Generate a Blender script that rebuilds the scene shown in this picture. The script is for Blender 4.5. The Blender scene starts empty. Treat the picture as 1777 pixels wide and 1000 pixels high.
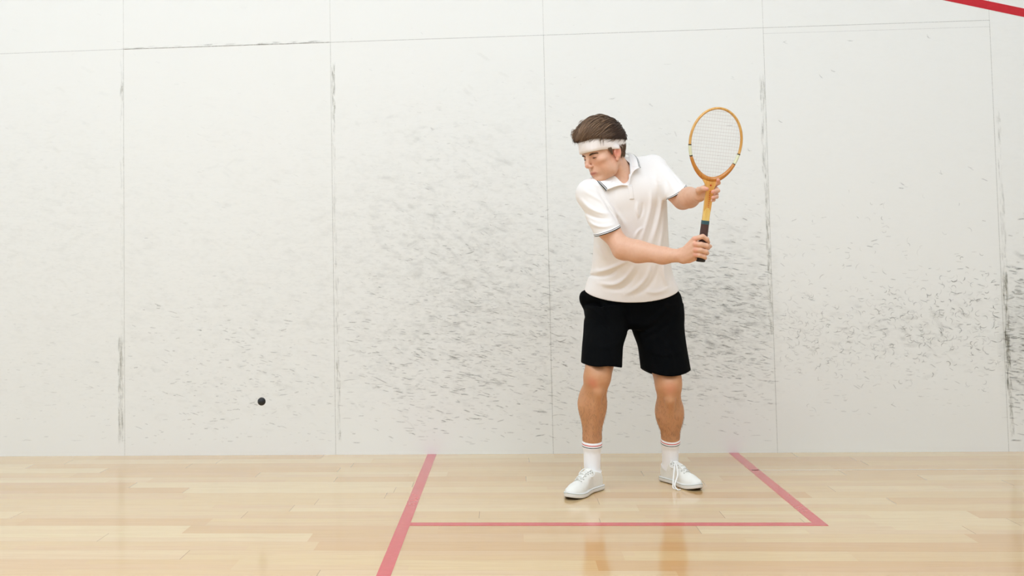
import bpy, math, random
import numpy as np
from mathutils import Matrix, Vector

scene = bpy.context.scene
rng = np.random.default_rng(11)

# ------------------------------------------------------------------ camera
F_PX = 1860.32
CAM = np.array([0.4633, -6.017, 1.0382])
YAW, PITCH, ROLL = 0.0745, 0.0514, -0.0177
SX, SY = 149.75, 130.63


def cam_axes():
    cy, sy, cp, sp = math.cos(YAW), math.sin(YAW), math.cos(PITCH), math.sin(PITCH)
    fwd = np.array([-sy * cp, cy * cp, sp])
    right = np.array([cy, sy, 0.0])
    up = np.cross(right, fwd)
    cr, sr = math.cos(ROLL), math.sin(ROLL)
    return cr * right + sr * up, -sr * right + cr * up, fwd


AR, AU, AF = cam_axes()
cam_data = bpy.data.cameras.new('camera')
cam = bpy.data.objects.new('camera', cam_data)
scene.collection.objects.link(cam)
cam.matrix_world = Matrix(((AR[0], AU[0], -AF[0], CAM[0]), (AR[1], AU[1], -AF[1], CAM[1]),
                           (AR[2], AU[2], -AF[2], CAM[2]), (0, 0, 0, 1)))
cam_data.sensor_width = 36.0
cam_data.lens = F_PX * 36.0 / 1777.0
cam_data.shift_x = SX / 1777.0
cam_data.shift_y = -SY / 1777.0
cam_data.clip_start = 0.05
scene.camera = cam


def pt(px, py, Y):
    """world point seen at a photo pixel, at depth Y of the court (metres from the side wall)"""
    d = AF + AR * (px - 888.5 + SX) / F_PX - AU * (py - 500 + SY) / F_PX
    return CAM + d * (Y - CAM[1]) / d[1]


# ------------------------------------------------------------------ light, exposure
scene.view_settings.view_transform = 'Standard'
scene.view_settings.look = 'None'
scene.view_settings.gamma = 1.0
scene.view_settings.use_curve_mapping = False
scene.view_settings.exposure = -1.64
scene.cycles.transparent_max_bounces = 48
scene.cycles.max_bounces = 10
scene.cycles.diffuse_bounces = 6
scene.cycles.use_denoising = True
world = bpy.data.worlds.new('world')
scene.world = world
world.use_nodes = True
world.node_tree.nodes['Background'].inputs[0].default_value = (1, 1, 1, 1)
world.node_tree.nodes['Background'].inputs[1].default_value = 0.3
X0, X1, Y0, CEIL = -5.44, 4.3, -6.4, 5.64          # inside of the court
LIGHTS = [(-3.6, -3.6), (-3.6, -5.4), (-0.6, -3.6), (-0.6, -5.4), (2.4, -3.6), (2.4, -5.4)]
for lx, ly in LIGHTS:
    ld = bpy.data.lights.new('court_light', 'AREA')
    ld.shape = 'RECTANGLE'
    ld.size, ld.size_y = 2.4, 1.3
    ld.energy = {-3.6: 166, -0.6: 160, 2.4: 132}[lx]
    ld.color = (0.77, 0.86, 0.985)
    lo = bpy.data.objects.new('court_light', ld)
    lo.location = (lx, ly, CEIL - 0.09)
    scene.collection.objects.link(lo)

# ------------------------------------------------------------------ helpers


def tag(o, label=None, cat=None, group=None, kind=None):
    if label: o['label'] = label
    if cat: o['category'] = cat
    if group: o['group'] = group
    if kind: o['kind'] = kind
    return o


def add_mesh(name, V, Fs, mats, parent=None, smooth=True, midx=None, attrs=None, cols=None):
    me = bpy.data.meshes.new(name)
    V = np.asarray(V, np.float32)
    if isinstance(Fs, np.ndarray) and Fs.ndim == 2:
        n, k = Fs.shape
        me.vertices.add(len(V))
        me.vertices.foreach_set('co', V.ravel())
        me.loops.add(n * k)
        me.loops.foreach_set('vertex_index', Fs.astype(np.int32).ravel())
        me.polygons.add(n)
        me.polygons.foreach_set('loop_start', np.arange(0, n * k, k, dtype=np.int32))
        me.update(calc_edges=True)
    else:
        me.from_pydata([tuple(map(float, v)) for v in V], [], [tuple(int(i) for i in f) for f in Fs])
    if smooth:
        me.polygons.foreach_set('use_smooth', np.ones(len(me.polygons), bool))
    for m in (mats if isinstance(mats, (list, tuple)) else [mats]):
        me.materials.append(m)
    if midx is not None:
        me.polygons.foreach_set('material_index', np.asarray(midx, np.int32))
    for k, a in (attrs or {}).items():
        at = me.attributes.new(k, 'FLOAT', 'POINT')
        at.data.foreach_set('value', np.asarray(a, np.float32))
    for k, a in (cols or {}).items():
        at = me.attributes.new(k, 'FLOAT_COLOR', 'POINT')
        a = np.asarray(a, np.float32)
        if a.shape[1] == 3:
            a = np.concatenate([a, np.ones((len(a), 1), np.float32)], 1)
        at.data.foreach_set('color', a.ravel())
    me.validate()
    o = bpy.data.objects.new(name, me)
    scene.collection.objects.link(o)
    if parent is not None:
        o.parent = parent
    return o


def empty(name, loc=(0, 0, 0)):
    o = bpy.data.objects.new(name, None)
    o.empty_display_size = 0.1
    scene.collection.objects.link(o)
    o.location = loc
    return o


def lin(c):
    c = np.asarray(c, float) / 255.0
    return tuple(np.where(c <= 0.04045, c / 12.92, ((c + 0.055) / 1.055) ** 2.4))


class NT:
    """small node-tree builder"""
    def __init__(s, name, rough=0.6, color=(0.8, 0.8, 0.8), spec=0.5, metal=0.0):
        s.m = bpy.data.materials.new(name)
        s.m.use_nodes = True
        s.t = s.m.node_tree
        s.b = s.t.nodes['Principled BSDF']
        s.out = s.t.nodes['Material Output']
        s.b.inputs['Roughness'].default_value = rough
        s.b.inputs['Base Color'].default_value = (*color, 1)
        s.b.inputs['Specular IOR Level'].default_value = spec
        s.b.inputs['Metallic'].default_value = metal

    def n(s, t, **kw):
        nd = s.t.nodes.new(t)
        for k, v in kw.items():
            setattr(nd, k, v)
        return nd

    def put(s, sock, v):
        if isinstance(v, bpy.types.NodeSocket):
            s.t.links.new(v, sock)
        elif isinstance(v, (tuple, list)) and len(v) == 3 and sock.type == 'RGBA':
            sock.default_value = (*v, 1)
        else:
            sock.default_value = v

    def math(s, op, a, b=None, c=None, clamp=False):
        nd = s.n('ShaderNodeMath', operation=op, use_clamp=clamp)
        for i, v in enumerate((a, b, c)):
            if v is not None:
                s.put(nd.inputs[i], v)
        return nd.outputs[0]

    def coord(s, kind='Object'):
        return s.n('ShaderNodeTexCoord').outputs[kind]

    def xyz(s, v):
        nd = s.n('ShaderNodeSeparateXYZ')
        s.put(nd.inputs[0], v)
        return nd.outputs

    def comb(s, x, y, z):
        nd = s.n('ShaderNodeCombineXYZ')
        for i, v in enumerate((x, y, z)):
            s.put(nd.inputs[i], v)
        return nd.outputs[0]

    def noise(s, vec, scale, detail=3.0, rough=0.5, dist=0.0):
        nd = s.n('ShaderNodeTexNoise')
        s.put(nd.inputs['Vector'], vec)
        nd.inputs['Scale'].default_value = scale
        nd.inputs['Detail'].default_value = detail
        nd.inputs['Roughness'].default_value = rough
        nd.inputs['Distortion'].default_value = dist
        return nd.outputs[0]

    def white(s, vec):
        nd = s.n('ShaderNodeTexWhiteNoise', noise_dimensions='3D')
        s.put(nd.inputs['Vector'], vec)
        return nd.outputs[0]

    def mix(s, fac, a, b, blend='MIX'):
        nd = s.n('ShaderNodeMix', data_type='RGBA', blend_type=blend)
        s.put(nd.inputs[0], fac)
        s.put(nd.inputs[6], a)
        s.put(nd.inputs[7], b)
        return nd.outputs[2]

    def ramp(s, v, lo, hi, a=0.0, b=1.0, smooth=True):
        nd = s.n('ShaderNodeMapRange', interpolation_type='SMOOTHSTEP' if smooth else 'LINEAR')
        for i, x in enumerate((v, lo, hi, a, b)):
            s.put(nd.inputs[i], x)
        return nd.outputs[0]

    def attr(s, name, out='Fac'):
        nd = s.n('ShaderNodeAttribute', attribute_name=name)
        return nd.outputs[out]

    def base(s, v):
        s.put(s.b.inputs['Base Color'], v)
        return s

    def bump(s, h, strength=0.3, dist=0.002):
        nd = s.n('ShaderNodeBump')
        nd.inputs['Strength'].default_value = strength
        nd.inputs['Distance'].default_value = dist
        s.put(nd.inputs['Height'], h)
        s.put(s.b.inputs['Normal'], nd.outputs[0])
        return s


# ------------------------------------------------------------------ signed-distance modelling
def smin(a, b, k):
    if k <= 0:
        return np.minimum(a, b)
    h = np.maximum(k - np.abs(a - b), 0) / k
    return np.minimum(a, b) - h * h * k * 0.25


def smax(a, b, k):
    return -smin(-a, -b, k)


class Prim:
    def __init__(s, fn, c, r, op='u', k=0.0):
        s.fn, s.c, s.r, s.op, s.k = fn, np.asarray(c, float), float(r), op, k


class Body:
    """a list of blended shapes evaluated near their joint surface and meshed with surface nets"""
    def __init__(s):
        s.p = []
        s.M = None
        s.sc = 1.0

    def frame(s, M=None):
        s.M = M           # 3x3 columns (may carry a scale) + origin
        s.sc = 1.0 if M is None else float(np.linalg.norm(M[0][:, 0]))
        return s

    def _w(s, p):
        p = np.asarray(p, float)
        return p if s.M is None else s.M[0] @ p + s.M[1]

    def cone(s, a, b, ra, rb, k=0.01, op='u', sq=None):
        a, b = s._w(a), s._w(b)
        ra, rb = ra * s.sc, rb * s.sc
        ab = b - a
        L = max(float(ab @ ab), 1e-12)

        def fn(P):
            t = np.clip((P - a) @ ab / L, 0, 1)
            q = P - a - t[:, None] * ab
            return np.sqrt((q * q).sum(1)) - (ra + (rb - ra) * t)
        s.p.append(Prim(fn, (a + b) / 2, math.sqrt(L) / 2 + max(ra, rb), op, k))
        return s

    def chain(s, pts, k=0.01, op='u'):
        for (a, ra), (b, rb) in zip(pts[:-1], pts[1:]):
            s.cone(a, b, ra, rb, k, op)
        return s

    def ell(s, c, r, k=0.01, op='u', rot=None):
        Rm = np.eye(3) if s.M is None else s.M[0] / s.sc
        if rot is not None:
            Rm = Rm @ rot
        c = s._w(c)
        r = np.asarray(r, float) * s.sc

        def fn(P):
            q = (P - c) @ Rm
            k0 = np.sqrt(((q / r) ** 2).sum(1))
            k1 = np.sqrt(((q / (r * r)) ** 2).sum(1)) + 1e-9
            return k0 * (k0 - 1) / k1
        s.p.append(Prim(fn, c, r.max(), op, k))
        return s

    def fn(s, f, c, r, k=0.01, op='u'):
        s.p.append(Prim(f, c, r, op, k))
        return s

    def ev(s, P, d=None, only=None):
        if d is None:
            d = np.full(len(P), 1.0)
        for i, p in enumerate(s.p):
            if only is not None and not only[i]:
                continue
            if p.op == 'u':
                d = smin(d, p.fn(P), p.k)
            elif p.op == 's':
                d = smax(d, -p.fn(P), p.k)
            elif p.op == 'i':
                d = smax(d, p.fn(P), p.k)
            elif p.op == 'd':
                d = d + p.fn(P)
        return d

    def mesh(s, h, lo=None, hi=None, n=8):
        cs = np.array([p.c for p in s.p if p.op == 'u'])
        rs = np.array([p.r for p in s.p if p.op == 'u'])
        lo = (cs - rs[:, None]).min(0) - 0.03 if lo is None else np.asarray(lo, float)
        hi = (cs + rs[:, None]).max(0) + 0.03 if hi is None else np.asarray(hi, float)
        B = h * n
        ib = np.floor(lo / B).astype(int)
        ie = np.ceil(hi / B).astype(int)
        gi = np.stack(np.meshgrid(*[np.arange(ib[k], ie[k]) for k in range(3)], indexing='ij'), -1).reshape(-1, 3)
        ctr = (gi + 0.5) * B
        d = np.concatenate([s.ev(ctr[i:i + 200000]) for i in range(0, len(ctr), 200000)])
        gi = gi[np.abs(d) < B * 1.15]
        ctr = (gi + 0.5) * B
        off = np.stack(np.meshgrid(*[np.arange(n + 1)] * 3, indexing='ij'), -1).reshape(-1, 3)
        half = B * 0.87
        keep_v, keep_k, faces = [], [], []
        V = np.empty((len(gi), (n + 1) ** 3), np.float32)
        # group nearby blocks so that shapes can be culled
        order = np.lexsort((gi[:, 2] // 3, gi[:, 1] // 3, gi[:, 0] // 3))
        gi, ctr = gi[order], ctr[order]
        for i in range(0, len(gi), 24):
            c = ctr[i:i + 24]
            mid = c.mean(0)
            rad = np.sqrt(((c - mid) ** 2).sum(1)).max() + half
            only = [p.op in 'di' or np.linalg.norm(p.c - mid) < p.r + rad + p.k + 0.012 for p in s.p]
            P = ((gi[i:i + 24, None, :] * n + off[None]) * h).reshape(-1, 3)
            V[i:i + 24] = s.ev(P, only=only).reshape(len(c), -1)
        V = V.reshape(-1, n + 1, n + 1, n + 1)
        S = V < 0
        act = (S.any((1, 2, 3))) & (~S.all((1, 2, 3)))
        V, S, gi = V[act], S[act], gi[act]
        pos = np.zeros((len(V), n, n, n, 3), np.float32)
        cnt = np.zeros((len(V), n, n, n), np.float32)
        sl = lambda o: slice(o, n + o)
        for ax in range(3):
            for u in (0, 1):
                for w in (0, 1):
                    o0 = [0, 0, 0]
                    oth = [a for a in range(3) if a != ax]
                    o0[oth[0]], o0[oth[1]] = u, w
                    o1 = list(o0)
                    o1[ax] = 1
                    a = V[:, sl(o0[0]), sl(o0[1]), sl(o0[2])]
                    b = V[:, sl(o1[0]), sl(o1[1]), sl(o1[2])]
                    cr = (a < 0) != (b < 0)
                    t = np.where(cr, a / np.where(cr, a - b, 1), 0)
                    for k in range(3):
                        pos[..., k] += np.where(cr, (t if k == ax else o0[k]), 0)
                    cnt += cr
        cell = np.argwhere(cnt > 0)
        base = gi[cell[:, 0]] * n + cell[:, 1:]
        vv = (base + pos[tuple(cell.T)] / cnt[tuple(cell.T)][:, None]) * h
        OFF = 1 << 19
        key = lambda g: ((g[:, 0] + OFF).astype(np.int64) << 40) | ((g[:, 1] + OFF).astype(np.int64) << 20) | (g[:, 2] + OFF).astype(np.int64)
        kk = key(base)
        od = np.argsort(kk)
        kk, vv = kk[od], vv[od]
        for ax in range(3):
            o1 = [0, 0, 0]
            o1[ax] = 1
            a = S[:, :n, :n, :n]
            b = S[:, sl(o1[0]), sl(o1[1]), sl(o1[2])]
            e = np.argwhere(a != b)
            g = gi[e[:, 0]] * n + e[:, 1:]
            ins = a[tuple(e.T)]
            u, w = (ax + 1) % 3, (ax + 2) % 3
            q = []
            for du, dw in ((0, 0), (-1, 0), (-1, -1), (0, -1)):
                gg = g.copy()
                gg[:, u] += du
                gg[:, w] += dw
                k2 = key(gg)
                ix = np.clip(np.searchsorted(kk, k2), 0, len(kk) - 1)
                q.append(np.where(kk[ix] == k2, ix, -1))
            q = np.stack(q, 1)
            ok = (q >= 0).all(1)
            q, ins = q[ok], ins[ok]
            q[~ins] = q[~ins][:, ::-1]
            faces.append(q)
        return vv.astype(np.float32), np.concatenate(faces)


def loft_fn(sec, n=2.0):
    """sec rows: z, cx, cy, rx, ry, yaw - stacked ellipses"""
    sec = np.array(sorted(sec), float)
    zs = np.linspace(sec[0, 0], sec[-1, 0], 90)
    rs_ = np.stack([zs] + [np.interp(zs, sec[:, 0], sec[:, i]) for i in range(1, 6)], 1)
    ker = np.hanning(17)[1:-1]
    ker /= ker.sum()
    pad = len(ker) // 2
    for i in range(1, 6):
        e0, e1 = rs_[0, i], rs_[-1, i]
        v = np.concatenate([2 * e0 - rs_[pad:0:-1, i], rs_[:, i], 2 * e1 - rs_[-2:-pad - 2:-1, i]])
        rs_[:, i] = np.convolve(v, ker, 'valid')
    sec = rs_

    def fn(P):
        z = P[:, 2]
        cx, cy, rx, ry, yw = (np.interp(z, sec[:, 0], sec[:, i]) for i in range(1, 6))
        x, y = P[:, 0] - cx, P[:, 1] - cy
        c, s_ = np.cos(yw), np.sin(yw)
        qx, qy = x * c + y * s_, -x * s_ + y * c
        k0 = (np.abs(qx / rx) ** n + np.abs(qy / ry) ** n) ** (1 / n)
        if n == 2.0:
            k1 = np.sqrt((qx / rx ** 2) ** 2 + (qy / ry ** 2) ** 2) + 1e-6
            d = k0 * (k0 - 1) / k1
        else:
            d = (k0 - 1) * np.minimum(rx, ry)
        return np.maximum(d, np.maximum(z - sec[-1, 0], sec[0, 0] - z))
    c = sec[:, [1, 2, 0]].mean(0)
    r = max(np.linalg.norm(sec[:, [1, 2, 0]] - c, axis=1) + sec[:, 3:5].max(1))
    return fn, c, r


def rot(ax, deg):
    a = math.radians(deg)
    c, s_ = math.cos(a), math.sin(a)
    if ax == 'x': return np.array([[1, 0, 0], [0, c, -s_], [0, s_, c]])
    if ax == 'y': return np.array([[c, 0, s_], [0, 1, 0], [-s_, 0, c]])
    return np.array([[c, -s_, 0], [s_, c, 0], [0, 0, 1]])


def tube(pts, rad, seg=8, closed=False, caps=True, flat=None):
    """swept tube; rad scalar/list, or (a,b) half sizes with flat = direction of the a axis"""
    pts = np.asarray(pts, float)
    n = len(pts)
    T = np.roll(pts, -1, 0) - np.roll(pts, 1, 0) if closed else np.gradient(pts, axis=0)
    T /= np.linalg.norm(T, axis=1)[:, None] + 1e-12
    V = []
    up = np.array([0.0, 0, 1]) if flat is None else np.asarray(flat, float)
    if flat is None and abs(T[0] @ up) > 0.9:
        up = np.array([1.0, 0, 0])
    for i in range(n):
        a = up - T[i] * (up @ T[i])
        a /= np.linalg.norm(a) + 1e-12
        if flat is None:
            up = a
        b = np.cross(T[i], a)
        r = rad[i] if isinstance(rad, (list, np.ndarray)) else rad
        ra, rb = r if isinstance(r, (tuple, list, np.ndarray)) else (r, r)
        for j in range(seg):
            t = 2 * math.pi * j / seg
            V.append(pts[i] + a * math.cos(t) * ra + b * math.sin(t) * rb)
    Fs = []
    m = n if closed else n - 1
    for i in range(m):
        for j in range(seg):
            a0, a1 = i * seg + j, i * seg + (j + 1) % seg
            b0, b1 = ((i + 1) % n) * seg + j, ((i + 1) % n) * seg + (j + 1) % seg
            Fs.append((a0, a1, b1, b0))
    if caps and not closed:
        Fs.append(tuple(range(seg))[::-1])
        Fs.append(tuple((n - 1) * seg + j for j in range(seg)))
    return V, Fs


class MB:
    def __init__(s):
        s.V, s.F, s.mi = [], [], []

    def add(s, VF, mi=0):
        o = len(s.V)
        s.V += [tuple(v) for v in VF[0]]
        s.F += [tuple(i + o for i in f) for f in VF[1]]
        s.mi += [mi] * len(VF[1])
        return s

    def box(s, lo, hi, mi=0):
        x0, y0, z0 = lo
        x1, y1, z1 = hi
        v = [(x0, y0, z0), (x1, y0, z0), (x1, y1, z0), (x0, y1, z0), (x0, y0, z1), (x1, y0, z1), (x1, y1, z1), (x0, y1, z1)]
        return s.add((v, [(3, 2, 1, 0), (4, 5, 6, 7), (0, 1, 5, 4), (1, 2, 6, 5), (2, 3, 7, 6), (3, 0, 4, 7)]), mi)

    def build(s, name, mats, parent=None, smooth=True):
        return add_mesh(name, s.V, s.F, mats, parent, smooth, midx=s.mi)


def catmull(pts, n=6):
    P = np.asarray(pts, float)
    P = np.vstack([2 * P[0] - P[1], P, 2 * P[-1] - P[-2]])
    out = []
    for i in range(1, len(P) - 2):
        for t in np.linspace(0, 1, n, endpoint=False):
            a, b, c, d = P[i - 1:i + 3]
            out.append(0.5 * ((2 * b) + (c - a) * t + (2 * a - 5 * b + 4 * c - d) * t * t + (-a + 3 * b - 3 * c + d) * t ** 3))
    out.append(P[-2])
    return np.array(out)


# ------------------------------------------------------------------ materials of the court
def wall_mat(grime=True):
    m = NT('painted_wall_panels', rough=0.55, spec=0.3)
    P = m.coord()
    x, y, z = m.xyz(P)
    col = lin((238, 238, 232))
    if grime:
        g = m.attr('grime')
        n1 = m.noise(P, 3.2, 5, 0.62)
        n2 = m.noise(m.comb(m.math('MULTIPLY', x, 0.45), y, m.math('MULTIPLY', m.math('ADD', z, m.math('MULTIPLY', x, 0.12)), 1.0)), 22, 5, 0.7)
        n3 = m.noise(m.comb(m.math('MULTIPLY', x, 0.35), y, z), 70, 3, 0.6)
        f = m.math('MULTIPLY', m.ramp(n2, 0.42, 0.72), m.ramp(n1, 0.25, 0.7))
        f = m.math('ADD', m.math('MULTIPLY', f, 0.75), m.math('MULTIPLY', m.ramp(n3, 0.45, 0.75), 0.45))
        f = m.math('ADD', f, 0.22)
        f = m.math('MULTIPLY', f, m.math('MULTIPLY', g, 0.62), clamp=True)
        col = m.mix(f, col, lin((140, 140, 132)))
    m.base(col)
    m.bump(m.noise(P, 9, 3), 0.12, 0.004)
    return m.m


def mark_mat():
    m = NT('rubber_scuffs', rough=0.6, spec=0.2)
    a = m.attr('ink')
    m.base(m.attr('tone', 'Color'))
    n = m.noise(m.coord(), 260, 2, 0.6)
    a = m.math('MULTIPLY', a, m.ramp(n, 0.3, 0.55, 0.35, 1.0), clamp=True)
    tr = m.n('ShaderNodeBsdfTransparent')
    mx = m.n('ShaderNodeMixShader')
    m.put(mx.inputs[0], a)
    m.t.links.new(tr.outputs[0], mx.inputs[1])
    m.t.links.new(m.b.outputs[0], mx.inputs[2])
    m.t.links.new(mx.outputs[0], m.out.inputs[0])
    return m.m


def floor_mat():
    m = NT('maple_boards', rough=0.16, spec=0.5)
    P = m.coord()
    x, y, z = m.xyz(P)
    W = 0.127
    row = m.math('FLOOR', m.math('DIVIDE', y, W))
    fr = m.math('FRACT', m.math('DIVIDE', y, W))
    h1 = m.white(m.comb(row, 3.7, 1.1))
    h2 = m.white(m.comb(row, 9.2, 5.3))
    L = m.math('ADD', 0.75, m.math('MULTIPLY', h2, 0.75))
    u = m.math('DIVIDE', m.math('ADD', m.math('ADD', x, 20), m.math('MULTIPLY', h1, 3.0)), L)
    idx = m.math('FLOOR', u)
    fu = m.math('MULTIPLY', m.math('FRACT', u), L)
    c = m.white(m.comb(row, idx, 2.0))
    c2 = m.white(m.comb(idx, row, 7.0))
    # narrow strips glued inside every board
    srow = m.math('FLOOR', m.math('DIVIDE', y, W / 2))
    c3 = m.white(m.comb(srow, m.math('FLOOR', m.math('DIVIDE', m.math('ADD', x, m.math('MULTIPLY', m.white(m.comb(srow, 0.3, 0.9)), 4)), 0.9)), 4.0))
    ga = m.noise(m.comb(m.math('ADD', m.math('MULTIPLY', x, 1.2), m.math('MULTIPLY', c, 30)), m.math('MULTIPLY', y, 26), c2), 3.0, 5, 0.6, 0.3)
    gb = m.noise(m.comb(m.math('MULTIPLY', x, 3), m.math('MULTIPLY', y, 110), c), 3.0, 3, 0.5)
    A, Bc, Cc, D = lin((222, 190, 138)), lin((212, 170, 116)), lin((230, 205, 158)), lin((216, 176, 136))
    col = m.mix(m.ramp(c, 0.3, 1.0), A, Bc)
    col = m.mix(m.math('MULTIPLY', m.ramp(c2, 0.45, 0.9), 0.8), col, Cc)
    col = m.mix(m.math('MULTIPLY', m.ramp(c3, 0.5, 1.0), 0.4), col, D)
    col = m.mix(m.math('MULTIPLY', m.ramp(ga, 0.4, 0.75), 0.20), col, lin((180, 132, 80)))
    col = m.mix(m.math('MULTIPLY', m.ramp(gb, 0.45, 0.8), 0.14), col, lin((170, 120, 70)))
    endj = m.math('LESS_THAN', fu, 0.003)
    hasj = m.math('GREATER_THAN', c2, 0.35)
    sidej = m.math('MULTIPLY', m.math('LESS_THAN', fr, 0.018), 0.16)
    j = m.math('MAXIMUM', m.math('MULTIPLY', m.math('MULTIPLY', endj, hasj), 0.6), sidej)
    col = m.mix(j, col, lin((120, 84, 52)))
    m.base(col)
    m.put(m.b.inputs['Roughness'], m.ramp(m.noise(P, 5, 3), 0.3, 0.7, 0.13, 0.2))
    m.b.inputs['Coat Weight'].default_value = 0.5
    m.b.inputs['Coat Roughness'].default_value = 0.10
    hb = m.math('ADD', m.math('MULTIPLY', c, 0.5), m.math('MULTIPLY', ga, 0.5))
    m.bump(hb, 0.05, 0.002)
    return m.m


def paint_mat(name, rgb, rough=0.16, coat=0.5):
    m = NT(name, rough=rough)
    P = m.coord()
    m.base(m.mix(m.math('MULTIPLY', m.ramp(m.noise(P, 40, 4), 0.45, 0.8), 0.18), lin(rgb), lin([min(255, c * 1.1 + 25) for c in rgb])))
    m.b.inputs['Coat Weight'].default_value = coat
    m.b.inputs['Coat Roughness'].default_value = 0.10
    return m.m


WALL = wall_mat()
PLAIN = NT('plain_court_paint', rough=0.6, color=lin((222, 224, 226)), spec=0.3).m
MARK = mark_mat()

# ------------------------------------------------------------------ the court
PW, PH, PX0 = 1.2126, 2.3365, -1.7277      # wall panels: pitch, joint height, first joint in view


def build_side_wall():
    gx = np.arange(-5.44, 4.301, 0.0487)
    gz = np.concatenate([np.arange(0, 2.7, 0.045), [2.7, 3.5, 4.5, CEIL]])
    gx = np.append(gx, 4.3)
    X, Z = np.meshgrid(gx, gz, indexing='ij')
    V = np.stack([X.ravel(), 0 * X.ravel(), Z.ravel()], 1)
    nx, nz = len(gx), len(gz)
    i, k = np.meshgrid(np.arange(nx - 1), np.arange(nz - 1), indexing='ij')
    a = (i * nz + k).ravel()
    Fs = np.stack([a, a + nz, a + nz + 1, a + 1], 1)
    x, z = V[:, 0], V[:, 2]
    G = lambda cx, cz, sx, sz: np.exp(-((x - cx) / sx) ** 2 - ((z - cz) / sz) ** 2)
    g = 0.10 * np.exp(-((z - 1.3) / 0.75) ** 2) + 0.09 * np.exp(-((z - 0.5) / 0.5) ** 2)
    g += 0.30 * G(0.25, 1.05, 0.75, 0.35) + 0.18 * G(0.2, 1.5, 0.8, 0.5) + 0.60 * G(1.62, 0.78, 0.45, 0.34) + 0.26 * G(0.4, 0.65, 0.9, 0.35)
    g += 0.10 * G(-1.0, 0.9, 1.0, 0.5) + 0.12 * G(-2.2, 1.4, 0.6, 0.6)
    clean = (x > PX0 + 3 * PW + 0.02) & (x < PX0 + 4 * PW - 0.02)
    g = np.where(clean, 0.05 + 0.12 * G(2.6, 0.66, 0.9, 0.2), g)
    g = np.where(x > PX0 + 4 * PW, 0.08 + 0.85 * G(3.2, 0.62, 0.6, 0.28), g)
    g *= np.clip((z - 0.03) / 0.25, 0, 1)
    # marks: soft ribbons lying on the paint
    RV, RF, RA, RT = [], [], [], []
    cnt = [0]

    def ribbon(p, w, ink, tone, soft=1.0):
        n = len(p)
        t = np.gradient(p, axis=0)
        nn = np.stack([-t[:, 1], t[:, 0]], 1)
        nn /= np.linalg.norm(nn, axis=1)[:, None] + 1e-9
        o = len(RV) and sum(len(v) for v in RV)
        s_ = np.linspace(0, 1, n)
        env = np.minimum(1, np.minimum(s_, 1 - s_) * 4) if soft else np.ones(n)
        if soft:
            env[0] = env[-1] = 0
        yy = -0.0006 - 0.0000006 * (cnt[0] % 1500)
        rows = []
        for q, al in ((-1, 0), (-.35, 1), (.35, 1), (1, 0)):
            pp = p + nn * (w * q)
            rows.append(np.stack([pp[:, 0], np.full(n, yy), pp[:, 1]], 1))
            RA.append(env * al * ink)
        RV.extend(rows)
        for r in range(3):
            for q in range(n - 1):
                a0 = o + r * n + q
                RF.append((a0, a0 + 1, a0 + n + 1, a0 + n))
        RT.append(np.tile(tone, (4 * n, 1)))
        cnt[0] += 1

    def scuff(x_, z_, ln, ang, w, ink, bend=0.0, tone=None):
        if not (0.015 < z_ < 2.6 and -2.7 < x_ < 3.6):
            return
        s_ = np.linspace(-0.5, 0.5, 5 if abs(bend) < 1.5 else 8)
        th = ang + bend * s_
        dx = np.cos(th) * ln / (len(s_) - 1)
        dz = np.sin(th) * ln / (len(s_) - 1)
        p = np.stack([x_ + np.cumsum(dx) - dx.sum() / 2, z_ + np.cumsum(dz) - dz.sum() / 2], 1)
        if tone is None:
            b = rng.uniform(80, 140)
            ink = ink * 0.52
            tone = lin((b + rng.uniform(-3, 3), b + 1, b - rng.uniform(2, 14)))
        ribbon(p, w, ink, np.array(tone))

    J = [PX0 + i * PW for i in range(-1, 6)]

    def field(n, cx, cz, sx, sz, x0, x1, ang, dang, ln, ink, w=(0.0016, 0.0036), bend=0.5):
        xs, zs = rng.normal(cx, sx, n), rng.normal(cz, sz, n)
        for a_, b_ in zip(xs, zs):
            if not x0 + 0.01 < a_ < x1 - 0.01 or b_ < 0.05:
                continue
            f = rng.uniform(0, 1) ** 1.8
            f2 = 1.35 if rng.random() < 0.12 else 0.85
            scuff(a_, b_, rng.uniform(*ln) * (0.4 + 0.6 * f) * f2, ang * 0.8 + rng.normal(0, dang * 0.62), rng.uniform(*w) * 1.15, ink * (0.3 + 1.0 * f), rng.normal(0, bend * 0.6))
    d = math.radians
    # panel by panel, left to right
    field(260, -2.1, 0.4, 0.45, 0.25, -2.7, J[1], d(-4), 0.2, (0.02, 0.06), 0.26)
    field(240, -2.1, 1.2, 0.45, 0.5, -2.7, J[1], d(-14), 0.3, (0.015, 0.05), 0.12)
    field(640, -1.1, 0.42, 0.40, 0.25, J[1], J[2], d(-8), 0.28, (0.02, 0.055), 0.42)
    field(420, -1.0, 1.3, 0.45, 0.5, J[1], J[2], d(-16), 0.35, (0.015, 0.05), 0.12)
    field(1200, 0.18, 0.50, 0.38, 0.26, J[2], J[3], d(-10), 0.26, (0.025, 0.08), 0.50)
    field(600, 0.35, 0.95, 0.35, 0.28, J[2], J[3], d(-20), 0.45, (0.015, 0.05), 0.32)
    field(420, 0.2, 1.5, 0.4, 0.35, J[2], J[3], d(-22), 0.5, (0.012, 0.045), 0.17)
    field(420, 0.72, 0.68, 0.1, 0.3, J[2], J[4], d(-14), 0.4, (0.02, 0.06), 0.45)
    field(1800, 1.62, 0.72, 0.36, 0.25, J[3], J[4], d(-13), 0.24, (0.025, 0.08), 0.50)
    field(500, 1.3, 1.15, 0.4, 0.45, J[3], J[4], d(-25), 0.6, (0.012, 0.05), 0.24)
    field(280, 1.3, 0.35, 0.4, 0.18, J[3], J[4], d(-8), 0.3, (0.02, 0.06), 0.4)
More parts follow.
